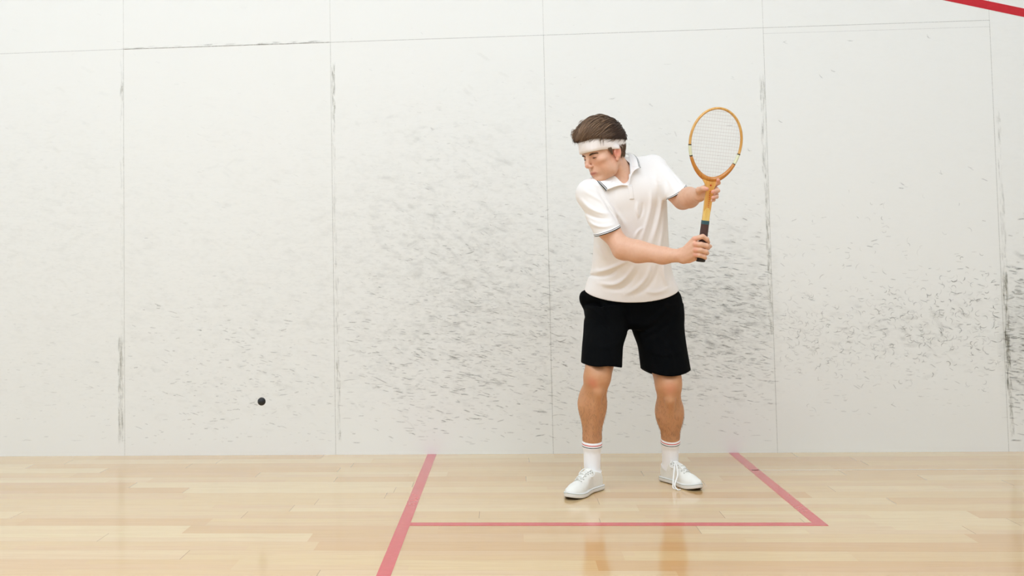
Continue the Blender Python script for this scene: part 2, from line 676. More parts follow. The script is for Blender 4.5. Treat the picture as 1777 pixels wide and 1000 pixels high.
    field(700, 3.15, 0.66, 0.22, 0.22, J[5], 3.6, d(-12), 0.25, (0.03, 0.09), 0.75, w=(0.002, 0.005))
    field(350, 3.15, 0.35, 0.25, 0.3, J[5], 3.6, d(-12), 0.25, (0.02, 0.06), 0.5)
    # broad faint smears under the marks
    for (n_, cx, cz, sx, sz, xa, xb, k_) in ((260, 0.3, 0.98, 0.40, 0.22, J[2], J[4], .11), (300, 1.62, 0.75, 0.30, 0.22, J[3], J[4], .15), (200, 0.2, 0.55, 0.4, 0.2, J[2], J[3], .09),
                                           (160, 0.15, 1.55, 0.35, 0.25, J[2], J[3], .08), (120, -1.0, 1.2, 0.4, 0.4, J[1], J[2], .05), (110, -2.2, 1.3, 0.4, 0.5, -2.7, J[1], .05),
                                           (150, 2.75, 0.66, 0.35, 0.10, J[4], J[5], .10), (200, 3.2, 0.62, 0.2, 0.2, J[5], 3.6, .22), (120, -1.1, 0.45, 0.4, 0.2, J[1], J[2], .06)):
        for _ in range(n_):
            a_, b_ = rng.normal(cx, sx), rng.normal(cz, sz)
            if xa + .03 < a_ < xb - .03 and b_ > .12:
                scuff(a_, b_, rng.uniform(.03, .11), d(-14) + rng.normal(0, .35), rng.uniform(.006, .016), k_ * rng.uniform(.4, 1.3), rng.normal(0, .8))
    # the cleaner panel carries ball prints: little crescents
    for _ in range(900):
        a_ = rng.uniform(J[4] + 0.02, J[5] - 0.02)
        b_ = rng.normal(0.66 + 0.05 * math.sin(a_ * 5), 0.13) if rng.random() < 0.7 else rng.normal(0.85, 0.28)
        if b_ < 0.15:
            continue
        f = rng.uniform(0, 1) ** 1.6
        k = 0.55 + 0.6 * (a_ - J[4]) / PW
        if rng.random() < 0.62:
            scuff(a_, b_, rng.uniform(0.018, 0.05), rng.uniform(0, 6.3), rng.uniform(0.0016, 0.0034), 0.68 * k * (0.3 + f), rng.choice([-1, 1]) * rng.uniform(1.5, 4.0))
        else:
            scuff(a_, b_, rng.uniform(0.015, 0.045), d(-10) + rng.normal(0, 0.3), rng.uniform(0.0018, 0.0036), 0.7 * k * (0.3 + f))
    field(260, 2.55, 0.42, 0.4, 0.12, J[4], J[5], d(-8), 0.25, (0.015, 0.05), 0.24)
    for (px, py) in ((1475, 70), (1362, 72), (1610, 63), (1424, 131), (1445, 122), (1684, 290), (1353, 210), (1566, 318), (1632, 300), (1130, 180), (1300, 260), (752, 222), (1060, 172)):
        q = pt(px, py, 0)
        for _ in range(2):
            scuff(q[0] + rng.normal(0, .004), q[2] + rng.normal(0, .004), 0.03, d(-35) + rng.normal(0, .5), 0.003, 0.32, 0.8)
    # joints between the panels
    def line(x0, z0, x1, z1, w, ink, rgb):
        n = 24
        p = np.stack([np.linspace(x0, x1, n), np.linspace(z0, z1, n)], 1)
        ribbon(p, w, ink, np.array(lin(rgb)), soft=0)
    for i, jx in enumerate(J):
        if -2.7 < jx < 3.7:
            line(jx, 0.0, jx, PH, 0.0022, 0.34, (172, 168, 152))
            line(jx, PH, jx, 2.75, 0.0020, 0.26, (182, 180, 168))
    line(-2.7, PH - .003, J[1], PH, 0.0022, 0.30, (150, 150, 140))
    line(J[1], PH, J[2], PH, 0.0028, 0.62, (140, 132, 112))
    line(J[2], PH, J[5], PH, 0.0022, 0.40, (160, 158, 146))
    line(J[4], PH - 0.033, J[5], PH - 0.036, 0.0018, 0.22, (170, 168, 158))
    for _ in range(46):
        a_ = rng.uniform(J[1], J[2])
        scuff(a_, PH + rng.uniform(0, 0.012), rng.uniform(0.02, 0.09), d(3) + rng.normal(0, .1), rng.uniform(.002, .005), rng.uniform(.1, .35))
    # grime strips where the filler sits beside a joint
    def strip(jx, za, zb, dx, w, ink, n):
        for _ in range(n):
            z_ = rng.uniform(min(za, zb), max(za, zb))
            scuff(jx + dx + rng.uniform(-w, w), z_, rng.uniform(0.02, 0.09), math.pi / 2 + rng.normal(0, .05), rng.uniform(.002, .006), ink * rng.uniform(.12, .45), 0, lin((146, 142, 120)))
    z_at = lambda px, py: pt(px, py, 0)[2]
    strip(J[1], z_at(210, 590), z_at(212, 768), -0.022, 0.014, 0.24, 190)
    strip(J[1], z_at(210, 90), z_at(210, 590), -0.012, 0.008, 0.14, 80)
    strip(J[1], z_at(210, 150), z_at(210, 175), -0.01, 0.008, 0.5, 8)
    strip(J[2], z_at(575, 116), z_at(575, 218), 0.014, 0.008, 0.42, 46)
    strip(J[2], z_at(575, 218), z_at(578, 470), 0.014, 0.008, 0.16, 60)
    strip(J[2], z_at(580, 480), z_at(580, 770), 0.02, 0.01, 0.22, 90)
    strip(J[3], z_at(950, 470), z_at(950, 700), 0.0, 0.008, 0.10, 30)
    strip(J[4], z_at(1330, 135), z_at(1335, 330), -0.016, 0.012, 0.30, 80)
    strip(J[4], z_at(1330, 330), z_at(1340, 580), -0.012, 0.01, 0.34, 110)
    strip(J[5], z_at(1733, 200), z_at(1735, 470), 0.022, 0.012, 0.18, 80)
    strip(J[5], z_at(1740, 470), z_at(1745, 690), 0.020, 0.012, 0.60, 130)
    strip(J[5], z_at(1740, 690), z_at(1745, 760), 0.022, 0.010, 0.35, 26)
    # join the ribbons to the wall sheet
    MVv = np.concatenate(RV)
    ink = np.concatenate(RA)
    # every ribbon was stored as four rows; tones repeat per ribbon
    tone = np.concatenate(RT)
    o = len(V)
    allV = np.concatenate([V, MVv])
    allF = np.concatenate([Fs, np.array(RF) + o])
    mi = np.concatenate([np.zeros(len(Fs)), np.ones(len(RF))])
    w = add_mesh('wall_side', allV, allF, [WALL, MARK], smooth=False, midx=mi,
                 attrs={'grime': np.concatenate([g, np.zeros(len(MVv))]), 'ink': np.concatenate([np.zeros(o), ink])},
                 cols={'tone': np.concatenate([np.ones((o, 3)), tone])})
    return tag(w, 'white panelled side wall of the court with grey scuffs and ball marks', kind='structure')


side = build_side_wall()
mb = MB().box((X0 - .1, 0.0015, -0.1), (X1 + .1, 0.12, CEIL + .1))
tag(mb.build('trim_2', PLAIN, smooth=False), 'backing of the side wall', kind='structure')
mb = MB().box((X0 - .1, Y0 - .1, -0.1), (X1 + .1, 0.0012, 0.0))
floor = tag(mb.build('floor', floor_mat(), smooth=False), 'pale maple board floor, glossy', kind='structure')
for nm, lo, hi in (('wall_front', (X0 - .1, Y0, 0), (X0, 0.001, CEIL)), ('wall_back', (X1, Y0, 0), (X1 + .1, 0.001, CEIL)),
                   ('wall_opposite', (X0, Y0 - .1, 0), (X1, Y0, CEIL)), ('ceiling', (X0, Y0, CEIL), (X1, 0.001, CEIL + .1))):
    tag(MB().box(lo, hi).build(nm, PLAIN, smooth=False), kind='structure')

RED = paint_mat('red_floor_paint', (208, 50, 62))
RED_W = paint_mat('red_wall_paint', (196, 12, 30), 0.45, 0.0)


def slab(name, x0, x1, y0, y1, mat, label):
    o = MB().box((x0, y0, -0.002), (x1, y1, 0.0010)).build(name, mat, floor, smooth=False)
    o['label'] = label
    return o


slab('short_line', 0, 0.05, Y0 + .01, -0.001, RED, 'long red line painted across the boards, left of the player')
slab('service_box_side_line', 1.65, 1.70, -1.65, -0.001, RED, 'red side line of the service box, right of the player')
slab('service_box_front_line', 0.05, 1.65, -1.65, -1.60, RED, 'thin red line in front of the player, parallel to the wall')
m_pale = NT('pale_streak', rough=0.2, color=lin((226, 214, 196)))
slab('pale_line', 1.66, 4.2, -0.507, -0.493, m_pale.m, 'thin pale line along the boards at the right')  # narrow pale strip laid along the boards

# out line on the side wall, sloping down to the back
a0, a1 = pt(1705.7, 0, 0), pt(1777, 15.3, 0)
b0, b1 = pt(1636, 0, 0), pt(1777, 29.6, 0)
sl = (b1[2] - b0[2]) / (b1[0] - b0[0])
zu = lambda x: a0[2] + (x - a0[0]) * sl
zl = lambda x: b0[2] + (x - b0[0]) * sl
vs = []
for x in (-5.4, 4.28):
    for z in (zl(x), zu(x)):
        vs += [(x, -0.0016, z), (x, 0.0, z)]
o = add_mesh('out_line', vs, [(0, 4, 6, 2), (0, 1, 5, 4), (2, 6, 7, 3)], RED_W, side, smooth=False)
o['label'] = 'red out line sloping down the wall at the top right'

# ceiling light boxes (the lamps of the court)
m_tray = NT('white_metal', rough=0.4, color=(0.75, 0.75, 0.75))
m_diff = NT('lit_diffuser', color=(1, 1, 1))
m_diff.b.inputs['Emission Color'].default_value = (0.74, 0.86, 1.0, 1)
m_diff.b.inputs['Emission Strength'].default_value = 4.0
for lx, ly in LIGHTS:
    e = empty('ceiling_light', (lx, ly, CEIL))
    f = MB()
    for s_ in (-1, 1):
        f.box((s_ * 1.25 - .04, -0.7, -0.08), (s_ * 1.25 + .04, 0.7, 0))
        f.box((-1.25, s_ * 0.7 - .04, -0.08), (1.25, s_ * 0.7 + .04, 0))
    f.build('light_frame', m_tray.m, e, smooth=False)
    MB().box((-1.21, -0.66, -0.06), (1.21, 0.66, -0.03)).build('light_diffuser', m_diff.m, e, smooth=False)
    tag(e, 'rectangular ceiling light, %s, in the row %s' % ({-3.6: 'nearest the front wall', -0.6: 'mid court', 2.4: 'nearest the back wall'}[lx], 'along the scuffed side wall' if ly > -4 else 'along the opposite side wall'), 'light', 'ceiling lights of the court')

# ------------------------------------------------------------------ the player
SKIN = (226, 180, 150)


def skin_mat():
    m = NT('skin', rough=0.48, spec=0.4)
    P = m.coord()
    c = m.attr('skin', 'Color')
    n = m.noise(P, 60, 4, 0.6)
    c = m.mix(m.math('MULTIPLY', m.ramp(n, 0.35, 0.7), 0.14), c, lin((190, 120, 92)))
    m.base(c)
    m.b.inputs['Subsurface Weight'].default_value = 0.12
    m.b.inputs['Subsurface Radius'].default_value = (0.012, 0.005, 0.003)
    m.bump(m.noise(P, 420, 2), 0.12, 0.0006)
    return m.m


def cloth_mat(name, rgb, weave=900, wr=0.25, rough=0.85):
    m = NT(name, rough=rough, spec=0.15)
    P = m.coord()
    m.base(lin(rgb))
    m.b.inputs['Sheen Weight'].default_value = 0.15
    nn = m.math('ADD', m.math('MULTIPLY', m.noise(P, weave, 1), 0.06), m.noise(m.comb(*[m.math('MULTIPLY', a, b) for a, b in zip(m.xyz(P), (1, 1, 0.5))]), 11, 3, 0.5, 0.6))
    m.bump(nn, wr, 0.01)
    return m


M_SKIN = skin_mat()
M_SHIRT = cloth_mat('cream_cotton', (243, 238, 232)).m
M_SHORT = cloth_mat('black_jersey', (3, 4, 5), wr=0.35)
M_SHORT.b.inputs['Sheen Weight'].default_value = 0.0
M_SHORT.b.inputs['Specular IOR Level'].default_value = 0.08
M_SHORT = M_SHORT.m
M_BAND = cloth_mat('white_terry', (244, 236, 230), weave=500, wr=0.05).m
M_TRIM_D = cloth_mat('dark_green_trim', (26, 48, 48)).m
M_TRIM_R = cloth_mat('red_trim', (214, 64, 60)).m
M_SOCK = cloth_mat('white_sock', (248, 247, 246), wr=0.12).m
M_SHOE = cloth_mat('white_canvas', (236, 234, 224), wr=0.08).m
M_SOLE = NT('white_rubber', rough=0.5, color=lin((232, 230, 224))).m
M_SOLE_D = NT('sage_stripe', rough=0.5, color=lin((158, 172, 156))).m
M_SOLE_U = NT('dark_outsole', rough=0.7, color=lin((60, 50, 40))).m
M_LACE = cloth_mat('white_lace', (240, 239, 232), wr=0.1).m
M_EYELET = NT('eyelet', rough=0.6, color=lin((176, 174, 162))).m

# head frame: X his left, Y forward, Z up; turned towards the ball and bowed
HEAD_C = pt(1050, 270.5, -0.975)
YAW_H, PIT_H, ROL_H = 58, 17, 3
HS = 1.08
fw0 = np.array([-math.sin(math.radians(YAW_H)), -math.cos(math.radians(YAW_H)), 0])
lf0 = np.array([math.cos(math.radians(YAW_H)), -math.sin(math.radians(YAW_H)), 0])
cp, sp = math.cos(math.radians(PIT_H)), math.sin(math.radians(PIT_H))
fw = fw0 * cp + np.array([0, 0, -sp])
up = fw0 * sp + np.array([0, 0, cp])
cr, sr = math.cos(math.radians(ROL_H)), math.sin(math.radians(ROL_H))
lf = lf0 * cr + up * sr
up = -lf0 * sr + up * cr
HM = np.stack([lf, fw, up], 1)
HEAD = (HM * HS, HEAD_C)
hw = lambda p: HM @ (np.asarray(p, float) * HS) + HEAD_C


def hand_fingers(B, fingers, k=0.003):
    for f in fingers:
        B.chain(f, k)


def build_body():
    B = Body()
    # ---- head
    B.frame(HEAD)
    B.ell((0, -0.010, 0.050), (0.074, 0.096, 0.084), 0)
    B.ell((0, 0.030, -0.012), (0.059, 0.056, 0.078), 0.03)
    for s_ in (-1, 1):
        B.cone((s_ * 0.052, -0.002, -0.040), (s_ * 0.046, 0.022, -0.066), 0.016, 0.017, 0.03)
        B.cone((s_ * 0.046, 0.022, -0.066), (s_ * 0.012, 0.070, -0.088), 0.017, 0.016, 0.02)
        B.ell((s_ * 0.044, 0.056, -0.008), (0.021, 0.022, 0.015), 0.022)
        B.ell((s_ * 0.040, 0.045, -0.045), (0.020, 0.022, 0.026), 0.02)
    B.ell((0, 0.074, -0.090), (0.018, 0.015, 0.014), 0.016)
    B.cone((-0.034, 0.072, 0.036), (0.034, 0.072, 0.036), 0.014, 0.014, 0.02)
    B.ell((0, 0.073, 0.045), (0.033, 0.012, 0.028), 0.02)
    B.ell((0, 0.066, -0.052), (0.030, 0.028, 0.026), 0.015)
    for s_ in (-1, 1):
        B.ell((s_ * 0.031, 0.1025, 0.013), (0.017, 0.018, 0.011), 0.014, 's')
    B.cone((0, 0.084, 0.028), (0, 0.1025, -0.014), 0.0090, 0.0090, 0.012)
    B.ell((0, 0.1068, -0.0180), (0.0076, 0.0095, 0.0082), 0.010)
    for s_ in (-1, 1):
        B.ell((s_ * 0.0105, 0.0965, -0.0235), (0.0054, 0.0095, 0.0060), 0.008)
        B.ell((s_ * 0.0062, 0.104, -0.0305), (0.0028, 0.004, 0.0028), 0.002, 's')
        B.ell((s_ * 0.031, 0.0715, 0.0125), (0.0150, 0.0142, 0.0125), 0.003)        # lids
        B.ell((s_ * 0.031, 0.0865, 0.0075), (0.0118, 0.0055, 0.0030), 0.001, 's')   # opening, looking down
    B.cone((-0.022, 0.084, -0.0545), (0, 0.0925, -0.0508), 0.0030, 0.0042, 0.005)
    B.cone((0.022, 0.084, -0.0545), (0, 0.0925, -0.0508), 0.0030, 0.0042, 0.005)
    B.cone((-0.018, 0.083, -0.0605), (0, 0.0905, -0.0612), 0.0032, 0.0050, 0.005)
    B.cone((0.018, 0.083, -0.0605), (0, 0.0905, -0.0612), 0.0032, 0.0050, 0.005)
    B.cone((-0.023, 0.092, -0.0562), (0, 0.101, -0.0562), 0.0012, 0.0016, 0.002, 's')
    B.cone((0.023, 0.092, -0.0562), (0, 0.101, -0.0562), 0.0012, 0.0016, 0.002, 's')
    B.ell((0, 0.100, -0.0715), (0.016, 0.0065, 0.0055), 0.008, 's')
    for s_ in (-1, 1):
        rr = rot('z', s_ * 20) @ rot('x', 14)
        B.ell((s_ * 0.0800, -0.008, 0.002), (0.0065, 0.0165, 0.0270), 0.005, rot=rr)
        B.ell((s_ * 0.0860, -0.004, 0.004), (0.0060, 0.0105, 0.0200), 0.003, 's', rot=rr)
        B.cone((s_ * 0.078, 0.004, -0.004), (s_ * 0.078, 0.004, 0.004), 0.004, 0.004, 0.003)
        B.ell((s_ * 0.0760, 0.000, -0.026), (0.0055, 0.0085, 0.0085), 0.004)
    B.frame(None)
    # ---- neck and trunk (under the shirt)
    nb = pt(1082, 314, -0.925)
    B.cone(hw((0, -0.030, -0.010)), nb, 0.052, 0.057, 0.022)
    B.cone(pt(1082, 312, -0.935), pt(1090, 334, -0.95), 0.050, 0.050, 0.03)
    B.cone(hw((0.045, -0.02, -0.045)), pt(1085, 317, -0.965), 0.016, 0.014, 0.018)
    B.cone(hw((-0.045, -0.02, -0.045)), pt(1078, 319, -0.970), 0.016, 0.014, 0.018)
    B.ell(hw((0, 0.022, -0.105)), (0.014, 0.014, 0.014), 0.015)
    shR, shL = pt(1028, 338, -0.975), pt(1136, 293, -0.875)
    B.cone(nb, shR, 0.048, 0.048, 0.03)
    B.cone(nb, shL, 0.048, 0.048, 0.03)
    B.cone(pt(1086, 350, -0.88), pt(1096, 440, -0.84), 0.098, 0.092, 0.06)
    B.cone(pt(1068, 352, -0.92), pt(1114, 345, -0.86), 0.085, 0.085, 0.05)
    B.cone(pt(1096, 440, -0.84), pt(1097, 530, -0.78), 0.092, 0.098, 0.05)
    # ---- his right arm (viewer's left)
    elR = pt(1081, 431.5, -1.090)
    wrR = pt(1188, 444, -1.228)
    B.chain([(shR, .046), (pt(1054, 396, -1.048), .0465), (elR, .0415)], 0.03)
    B.cone(elR, pt(1106, 437.5, -1.125), 0.0405, 0.0440, 0.035)
    B.cone(pt(1106, 437.5, -1.125), pt(1150, 443.5, -1.180), 0.0440, 0.0350, 0.03)
    B.cone(pt(1150, 443.5, -1.180), wrR, 0.0350, 0.0270, 0.025)
    B.cone(pt(1092, 428, -1.115), pt(1130, 436, -1.155), 0.030, 0.024, 0.03)
    B.cone(pt(1077, 437, -1.085), pt(1083, 440, -1.09), 0.027, 0.024, 0.025)
    B.cone(pt(1184, 438, -1.222), pt(1186, 450, -1.222), 0.0215, 0.0205, 0.012)
    # his right hand closed on the grip, back of the hand to the camera
    mc = [pt(1205.0, 415.0, -1.272), pt(1205.5, 424.5, -1.279), pt(1205.8, 433.8, -1.278), pt(1205.5, 442.5, -1.272)]
    wr = [pt(1188, 434, -1.238), pt(1188, 439.5, -1.242), pt(1188, 445.5, -1.242), pt(1188, 451, -1.236)]
    for i in range(4):
        B.cone(wr[i], mc[i], 0.0145, 0.0118 if i < 3 else 0.0108, 0.010)
    B.cone(pt(1192, 441, -1.232), pt(1204, 432, -1.258), 0.021, 0.017, 0.012)
    B.cone(pt(1196, 452, -1.236), pt(1206, 449, -1.250), 0.0125, 0.010, 0.010)
    hand_fingers(B, [
        [(mc[0], .0112), (pt(1219.5, 410.5, -1.283), .0105), (pt(1226.5, 415.5, -1.276), .0100), (pt(1228.5, 420.5, -1.254), .0092), (pt(1223.5, 422.5, -1.231), .0084)],
        [(mc[1], .0122), (pt(1216.5, 424.5, -1.286), .0116), (pt(1226.5, 427.0, -1.281), .0112), (pt(1229, 430, -1.252), .0094), (pt(1221, 431.5, -1.229), .0086)],
        [(mc[2], .0120), (pt(1215.5, 434.3, -1.284), .0114), (pt(1225.0, 436.8, -1.279), .0108), (pt(1227, 439.5, -1.251), .0092), (pt(1219, 440.5, -1.229), .0084)],
        [(mc[3], .0112), (pt(1213.5, 443.0, -1.279), .0104), (pt(1221.8, 445.3, -1.274), .0100), (pt(1223.5, 447.8, -1.250), .0084), (pt(1216.5, 448.5, -1.231), .0076)],
    ], 0.0028)
    B.chain([(pt(1195, 433, -1.232), .0150), (pt(1205, 422, -1.222), .0125), (pt(1219, 424.5, -1.222), .0108), (pt(1232.5, 427.6, -1.226), .0082)], 0.006)
    # ---- his left arm (viewer's right)
    elL = pt(1185, 346.5, -1.020)
    B.chain([(shL, .044), (pt(1172.5, 335, -0.998), .0425), (elL, .041)], 0.015)
    B.cone(elL, pt(1196, 343, -1.125), 0.0425, 0.0445, 0.025)
    B.cone(pt(1196, 343, -1.125), pt(1214, 338, -1.235), 0.0445, 0.0270, 0.02)
    # his left hand supporting the throat from behind
    B.cone(pt(1213, 338, -1.235), pt(1223, 329, -1.272), 0.0230, 0.0165, 0.014)
    B.cone(pt(1214, 342, -1.238), pt(1224, 339, -1.272), 0.0200, 0.0150, 0.012)
    ml = [pt(1229, 320, -1.283), pt(1229.5, 328, -1.281), pt(1229, 336, -1.279), pt(1226.5, 343, -1.274)]
    for q in ml:
        B.cone(pt(1218, 334, -1.252), q, 0.014, 0.0105, 0.010)
    hand_fingers(B, [
        [(ml[0], .0104), (pt(1241, 320.5, -1.286), .0098), (pt(1247.0, 317.5, -1.306), .0090), (pt(1246.3, 312.8, -1.324), .0080)],
        [(ml[1], .0106), (pt(1243.5, 328.5, -1.286), .0100), (pt(1245.8, 331, -1.312), .0092), (pt(1237.3, 333.0, -1.331), .0086)],
        [(ml[2], .0102), (pt(1243.0, 338.0, -1.286), .0096), (pt(1243.5, 341.5, -1.311), .0088), (pt(1237.2, 343.2, -1.328), .0080)],
        [(ml[3], .0092), (pt(1237.5, 345.5, -1.282), .0084), (pt(1238.5, 347.0, -1.300), .0076), (pt(1236, 348.0, -1.312), .0068)],
    ], 0.0028)
    B.chain([(pt(1213, 336, -1.250), .0165), (pt(1212.5, 330, -1.284), .0130), (pt(1219.5, 327.0, -1.308), .0108), (pt(1226.5, 328.3, -1.322), .0090)], 0.006)
    # ---- legs
    for hip, kn, cf, lo_, an, rk, rcf, rlo in (
        (pt(1056, 550, -0.815), pt(1036.5, 654, -1.050), pt(1028, 702, -0.995), pt(1027.5, 760, -0.968), pt(1028, 815, -0.952), .0600, .0560, .0410),
            (pt(1138, 550, -0.745), pt(1160, 668, -0.930), pt(1162, 716, -0.865), pt(1163.5, 758, -0.822), pt(1163, 802, -0.790), .0590, .0560, .0405)):
        B.cone(hip, kn, 0.086, rk, 0.03)
        B.cone(kn, cf, rk * .93, rcf * .98, 0.02)
        B.cone(cf, lo_, rcf, rlo, 0.03)
        B.cone(lo_, an, rlo * .93, 0.034, 0.02)
        B.ell(kn + np.array([0, -0.040, -0.004]), (0.026, 0.020, 0.032), 0.030)        # kneecap
        B.ell(kn + np.array([0, -0.040, -0.062]), (0.015, 0.014, 0.022), 0.03)         # shin bump below it
        B.ell(kn + np.array([-0.026, -0.020, 0.040]), (0.020, 0.024, 0.030), 0.025)
        B.ell(kn + np.array([0.032, -0.022, 0.040]), (0.022, 0.026, 0.035), 0.025)
        B.ell(cf + np.array([0.024, 0.012, 0.000]), (0.030, 0.042, 0.080), 0.035)
        B.ell(cf + np.array([-0.024, 0.010, 0.006]), (0.030, 0.042, 0.080), 0.035)
        B.cone(kn + np.array([0, -0.034, -0.07]), lo_ + np.array([0, -0.022, 0]), 0.018, 0.014, 0.02)  # shin edge
    for hl, to, an in ((FEET[0][0], FEET[0][1], pt(1028, 815, -0.952)), (FEET[1][0], FEET[1][1], pt(1163, 802, -0.790))):
        dr = (to - hl) / np.linalg.norm(to - hl)
        B.cone(hl + dr * 0.07 + np.array([0, 0, .050]), hl + dr * 0.20 + np.array([0, 0, .032]), 0.018, 0.014, 0.01)
    V, Fc = B.mesh(0.0021)
    global BODY_SDF
    BODY_SDF = B
    # ---- skin colour, with shade painted into the eye sockets and ear hollow
    base = np.array(lin(SKIN))
    C = np.tile(base, (len(V), 1))

    def tint(c, r, rgb, a):
        w = a * np.exp(-((V - np.asarray(c)) ** 2).sum(1) / (r * r))
        nonlocal C
        C = C * (1 - w[:, None]) + np.array(lin(rgb)) * w[:, None]
    L = (V - HEAD_C) @ HM / HS
    x, y, z = L.T
    inh = (np.abs(x) < 0.12) & (np.abs(y) < 0.14) & (z > -0.14)
    leg = np.clip((0.66 - V[:, 2]) / 0.1, 0, 1)[:, None]
    C = C * (1 - leg) + np.array(lin((205, 152, 110))) * leg
    for c in (hw((0.078, -0.005, 0.0)), hw((-0.078, -0.005, 0.0))):
        tint(c, 0.030, (226, 128, 108), 0.65)
    tint(hw((0.086, -0.002, 0.004)), 0.008, (160, 78, 62), 0.6)  # small dark tint paints the shade inside the ear
    tint(hw((0, 0.112, -0.02)), 0.016, (226, 150, 128), 0.35)
    tint(hw((0.042, 0.07, -0.02)), 0.03, (222, 146, 116), 0.35)
    lips = inh & (y > 0.072) & (np.abs(x) < 0.026)
    lw = np.exp(-((z + 0.0562) / 0.0072) ** 4) * np.exp(-(x / 0.022) ** 6) * lips
    C = C * (1 - 0.7 * lw[:, None]) + np.array(lin((190, 98, 88))) * 0.7 * lw[:, None]
    ml_ = np.exp(-((z + 0.0562) / 0.0016) ** 2) * np.exp(-(x / 0.023) ** 6) * inh * (y > 0.07)
    C = C * (1 - 0.7 * ml_[:, None]) + np.array(lin((120, 52, 48))) * 0.7 * ml_[:, None]
    st = inh & (z < -0.03)
    sw = 0.16 * st * np.clip(-(z + 0.03) / 0.03, 0, 1) * np.clip((y + 0.0) / 0.03, 0, 1)
    C = C * (1 - sw[:, None]) + np.array(lin((150, 112, 88))) * sw[:, None]
    for kp in (pt(1027, 666, -1.11), pt(1163, 674, -0.98)):
        tint(kp, 0.026, (222, 128, 104), 0.55)
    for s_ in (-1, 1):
        tint(hw((s_ * 0.030, 0.088, 0.012)), 0.015, (176, 112, 88), 0.45)  # darker tint paints in the shading of the eye sockets
    for q in mc:
        tint(q + np.array([0, -.012, 0]), 0.010, (226, 136, 112), 0.5)
    for q in (pt(1237, 333, -1.335), pt(1237, 343.5, -1.332), pt(1246.3, 312.5, -1.33), pt(1226.5, 328.3, -1.33)):
        tint(q, 0.014, (228, 142, 124), 0.55)
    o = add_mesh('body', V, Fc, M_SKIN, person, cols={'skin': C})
    o['label'] = 'bare skin of the face, neck, arms, hands and legs'
    return o


FEET = [(np.array([0.873, -0.935, 0]), np.array([0.703, -1.180, 0])), (np.array([1.190, -0.740, 0]), np.array([1.325, -0.995, 0]))]
person = empty('person', (1.02, -0.92, 0))
bpy.context.view_layer.update()
tag(person, 'man in white headband, cream polo shirt and black shorts, looking down, holding a racquet', 'person')
_inv = np.array([1.02, -0.92, 0])


def own(o, p=person):
    """mesh data is in world coordinates; keep it there under its thing"""
    o.matrix_parent_inverse = Matrix.Translation(-Vector(p.matrix_world.translation)) if False else p.matrix_world.inverted()
    return o


own(build_body())

# ---- eyes and eyebrows
m = NT('eye_white_iris', rough=0.15)
P_ = m.attr('iris')
m.base(m.mix(m.ramp(P_, 0.0056, 0.0064), m.mix(m.ramp(P_, 0.0018, 0.0024), lin((12, 10, 8)), lin((86, 62, 44))), lin((226, 218, 212))))
for s_ in (-1, 1):
    th = np.linspace(0, math.pi, 17)
    ph = np.linspace(0, 2 * math.pi, 25)[:-1]
    c = np.array([s_ * 0.031, 0.0712, 0.0118])
    r = 0.0127
    vs = [c + r * np.array([math.sin(a) * math.cos(b), math.sin(a) * math.sin(b), math.cos(a)]) for a in th for b in ph]
    fs = [(i * 24 + j, (i + 1) * 24 + j, (i + 1) * 24 + (j + 1) % 24, i * 24 + (j + 1) % 24) for i in range(16) for j in range(24)]
    vs = np.array(vs)
    gz = c + r * np.array([-0.12, 0.92, -0.37])
    di = np.linalg.norm(vs - gz, axis=1)
    own(add_mesh('eye', vs @ HM.T * HS + HEAD_C, np.array(fs), m.m, person, attrs={'iris': di}))


def hair_mat(name, c1, c2):
    m = NT(name, rough=0.42, spec=0.4)
    t = m.attr('tint')
    m.base(m.mix(t, lin(c1), lin(c2)))
    return m.m


M_LASH = NT('dark_lash', rough=0.6, color=lin((44, 28, 20))).m
M_HAIR = hair_mat('brown_hair', (70, 50, 36), (168, 134, 102))
SC_C, SC_R = np.array([0, -0.010, 0.050]), np.array([0.077, 0.099, 0.087])


def strand(pts, r0, mesh, tone, seg=4, r1=0.15):
    n = len(pts)
    rad = [r0 * (r1 + (1 - r1) * math.sin(math.pi * min(1, 0.22 + 0.78 * i / (n - 1)) ** 0.9)) for i in range(n)]
    V, Fs = tube(pts, rad, seg, caps=False)
    o = len(mesh[0])
    mesh[0].extend(V)
    mesh[1].extend([tuple(i + o for i in f) for f in Fs])
    mesh[2].extend([tone] * len(V))


def to_shell(p, off):
    q = (p - SC_C) / SC_R
    q = q / (np.linalg.norm(q) + 1e-9)
    nrm = q / SC_R
    nrm /= np.linalg.norm(nrm)
    return SC_C + q * SC_R + nrm * off, nrm


def band_z(p):
    """height of the headband's centre line in the head frame"""
    return 0.066 - 0.24 * (0.10 - p[1])


def hair_thick(p):
    # full on the top and front, close at the sides and nape
    t = np.clip((p[2] - 0.06) / 0.07, 0, 1)
    f = np.clip((p[1] + 0.02) / 0.1, 0, 1)
    return 0.011 + 0.027 * t - 0.003 * f * t


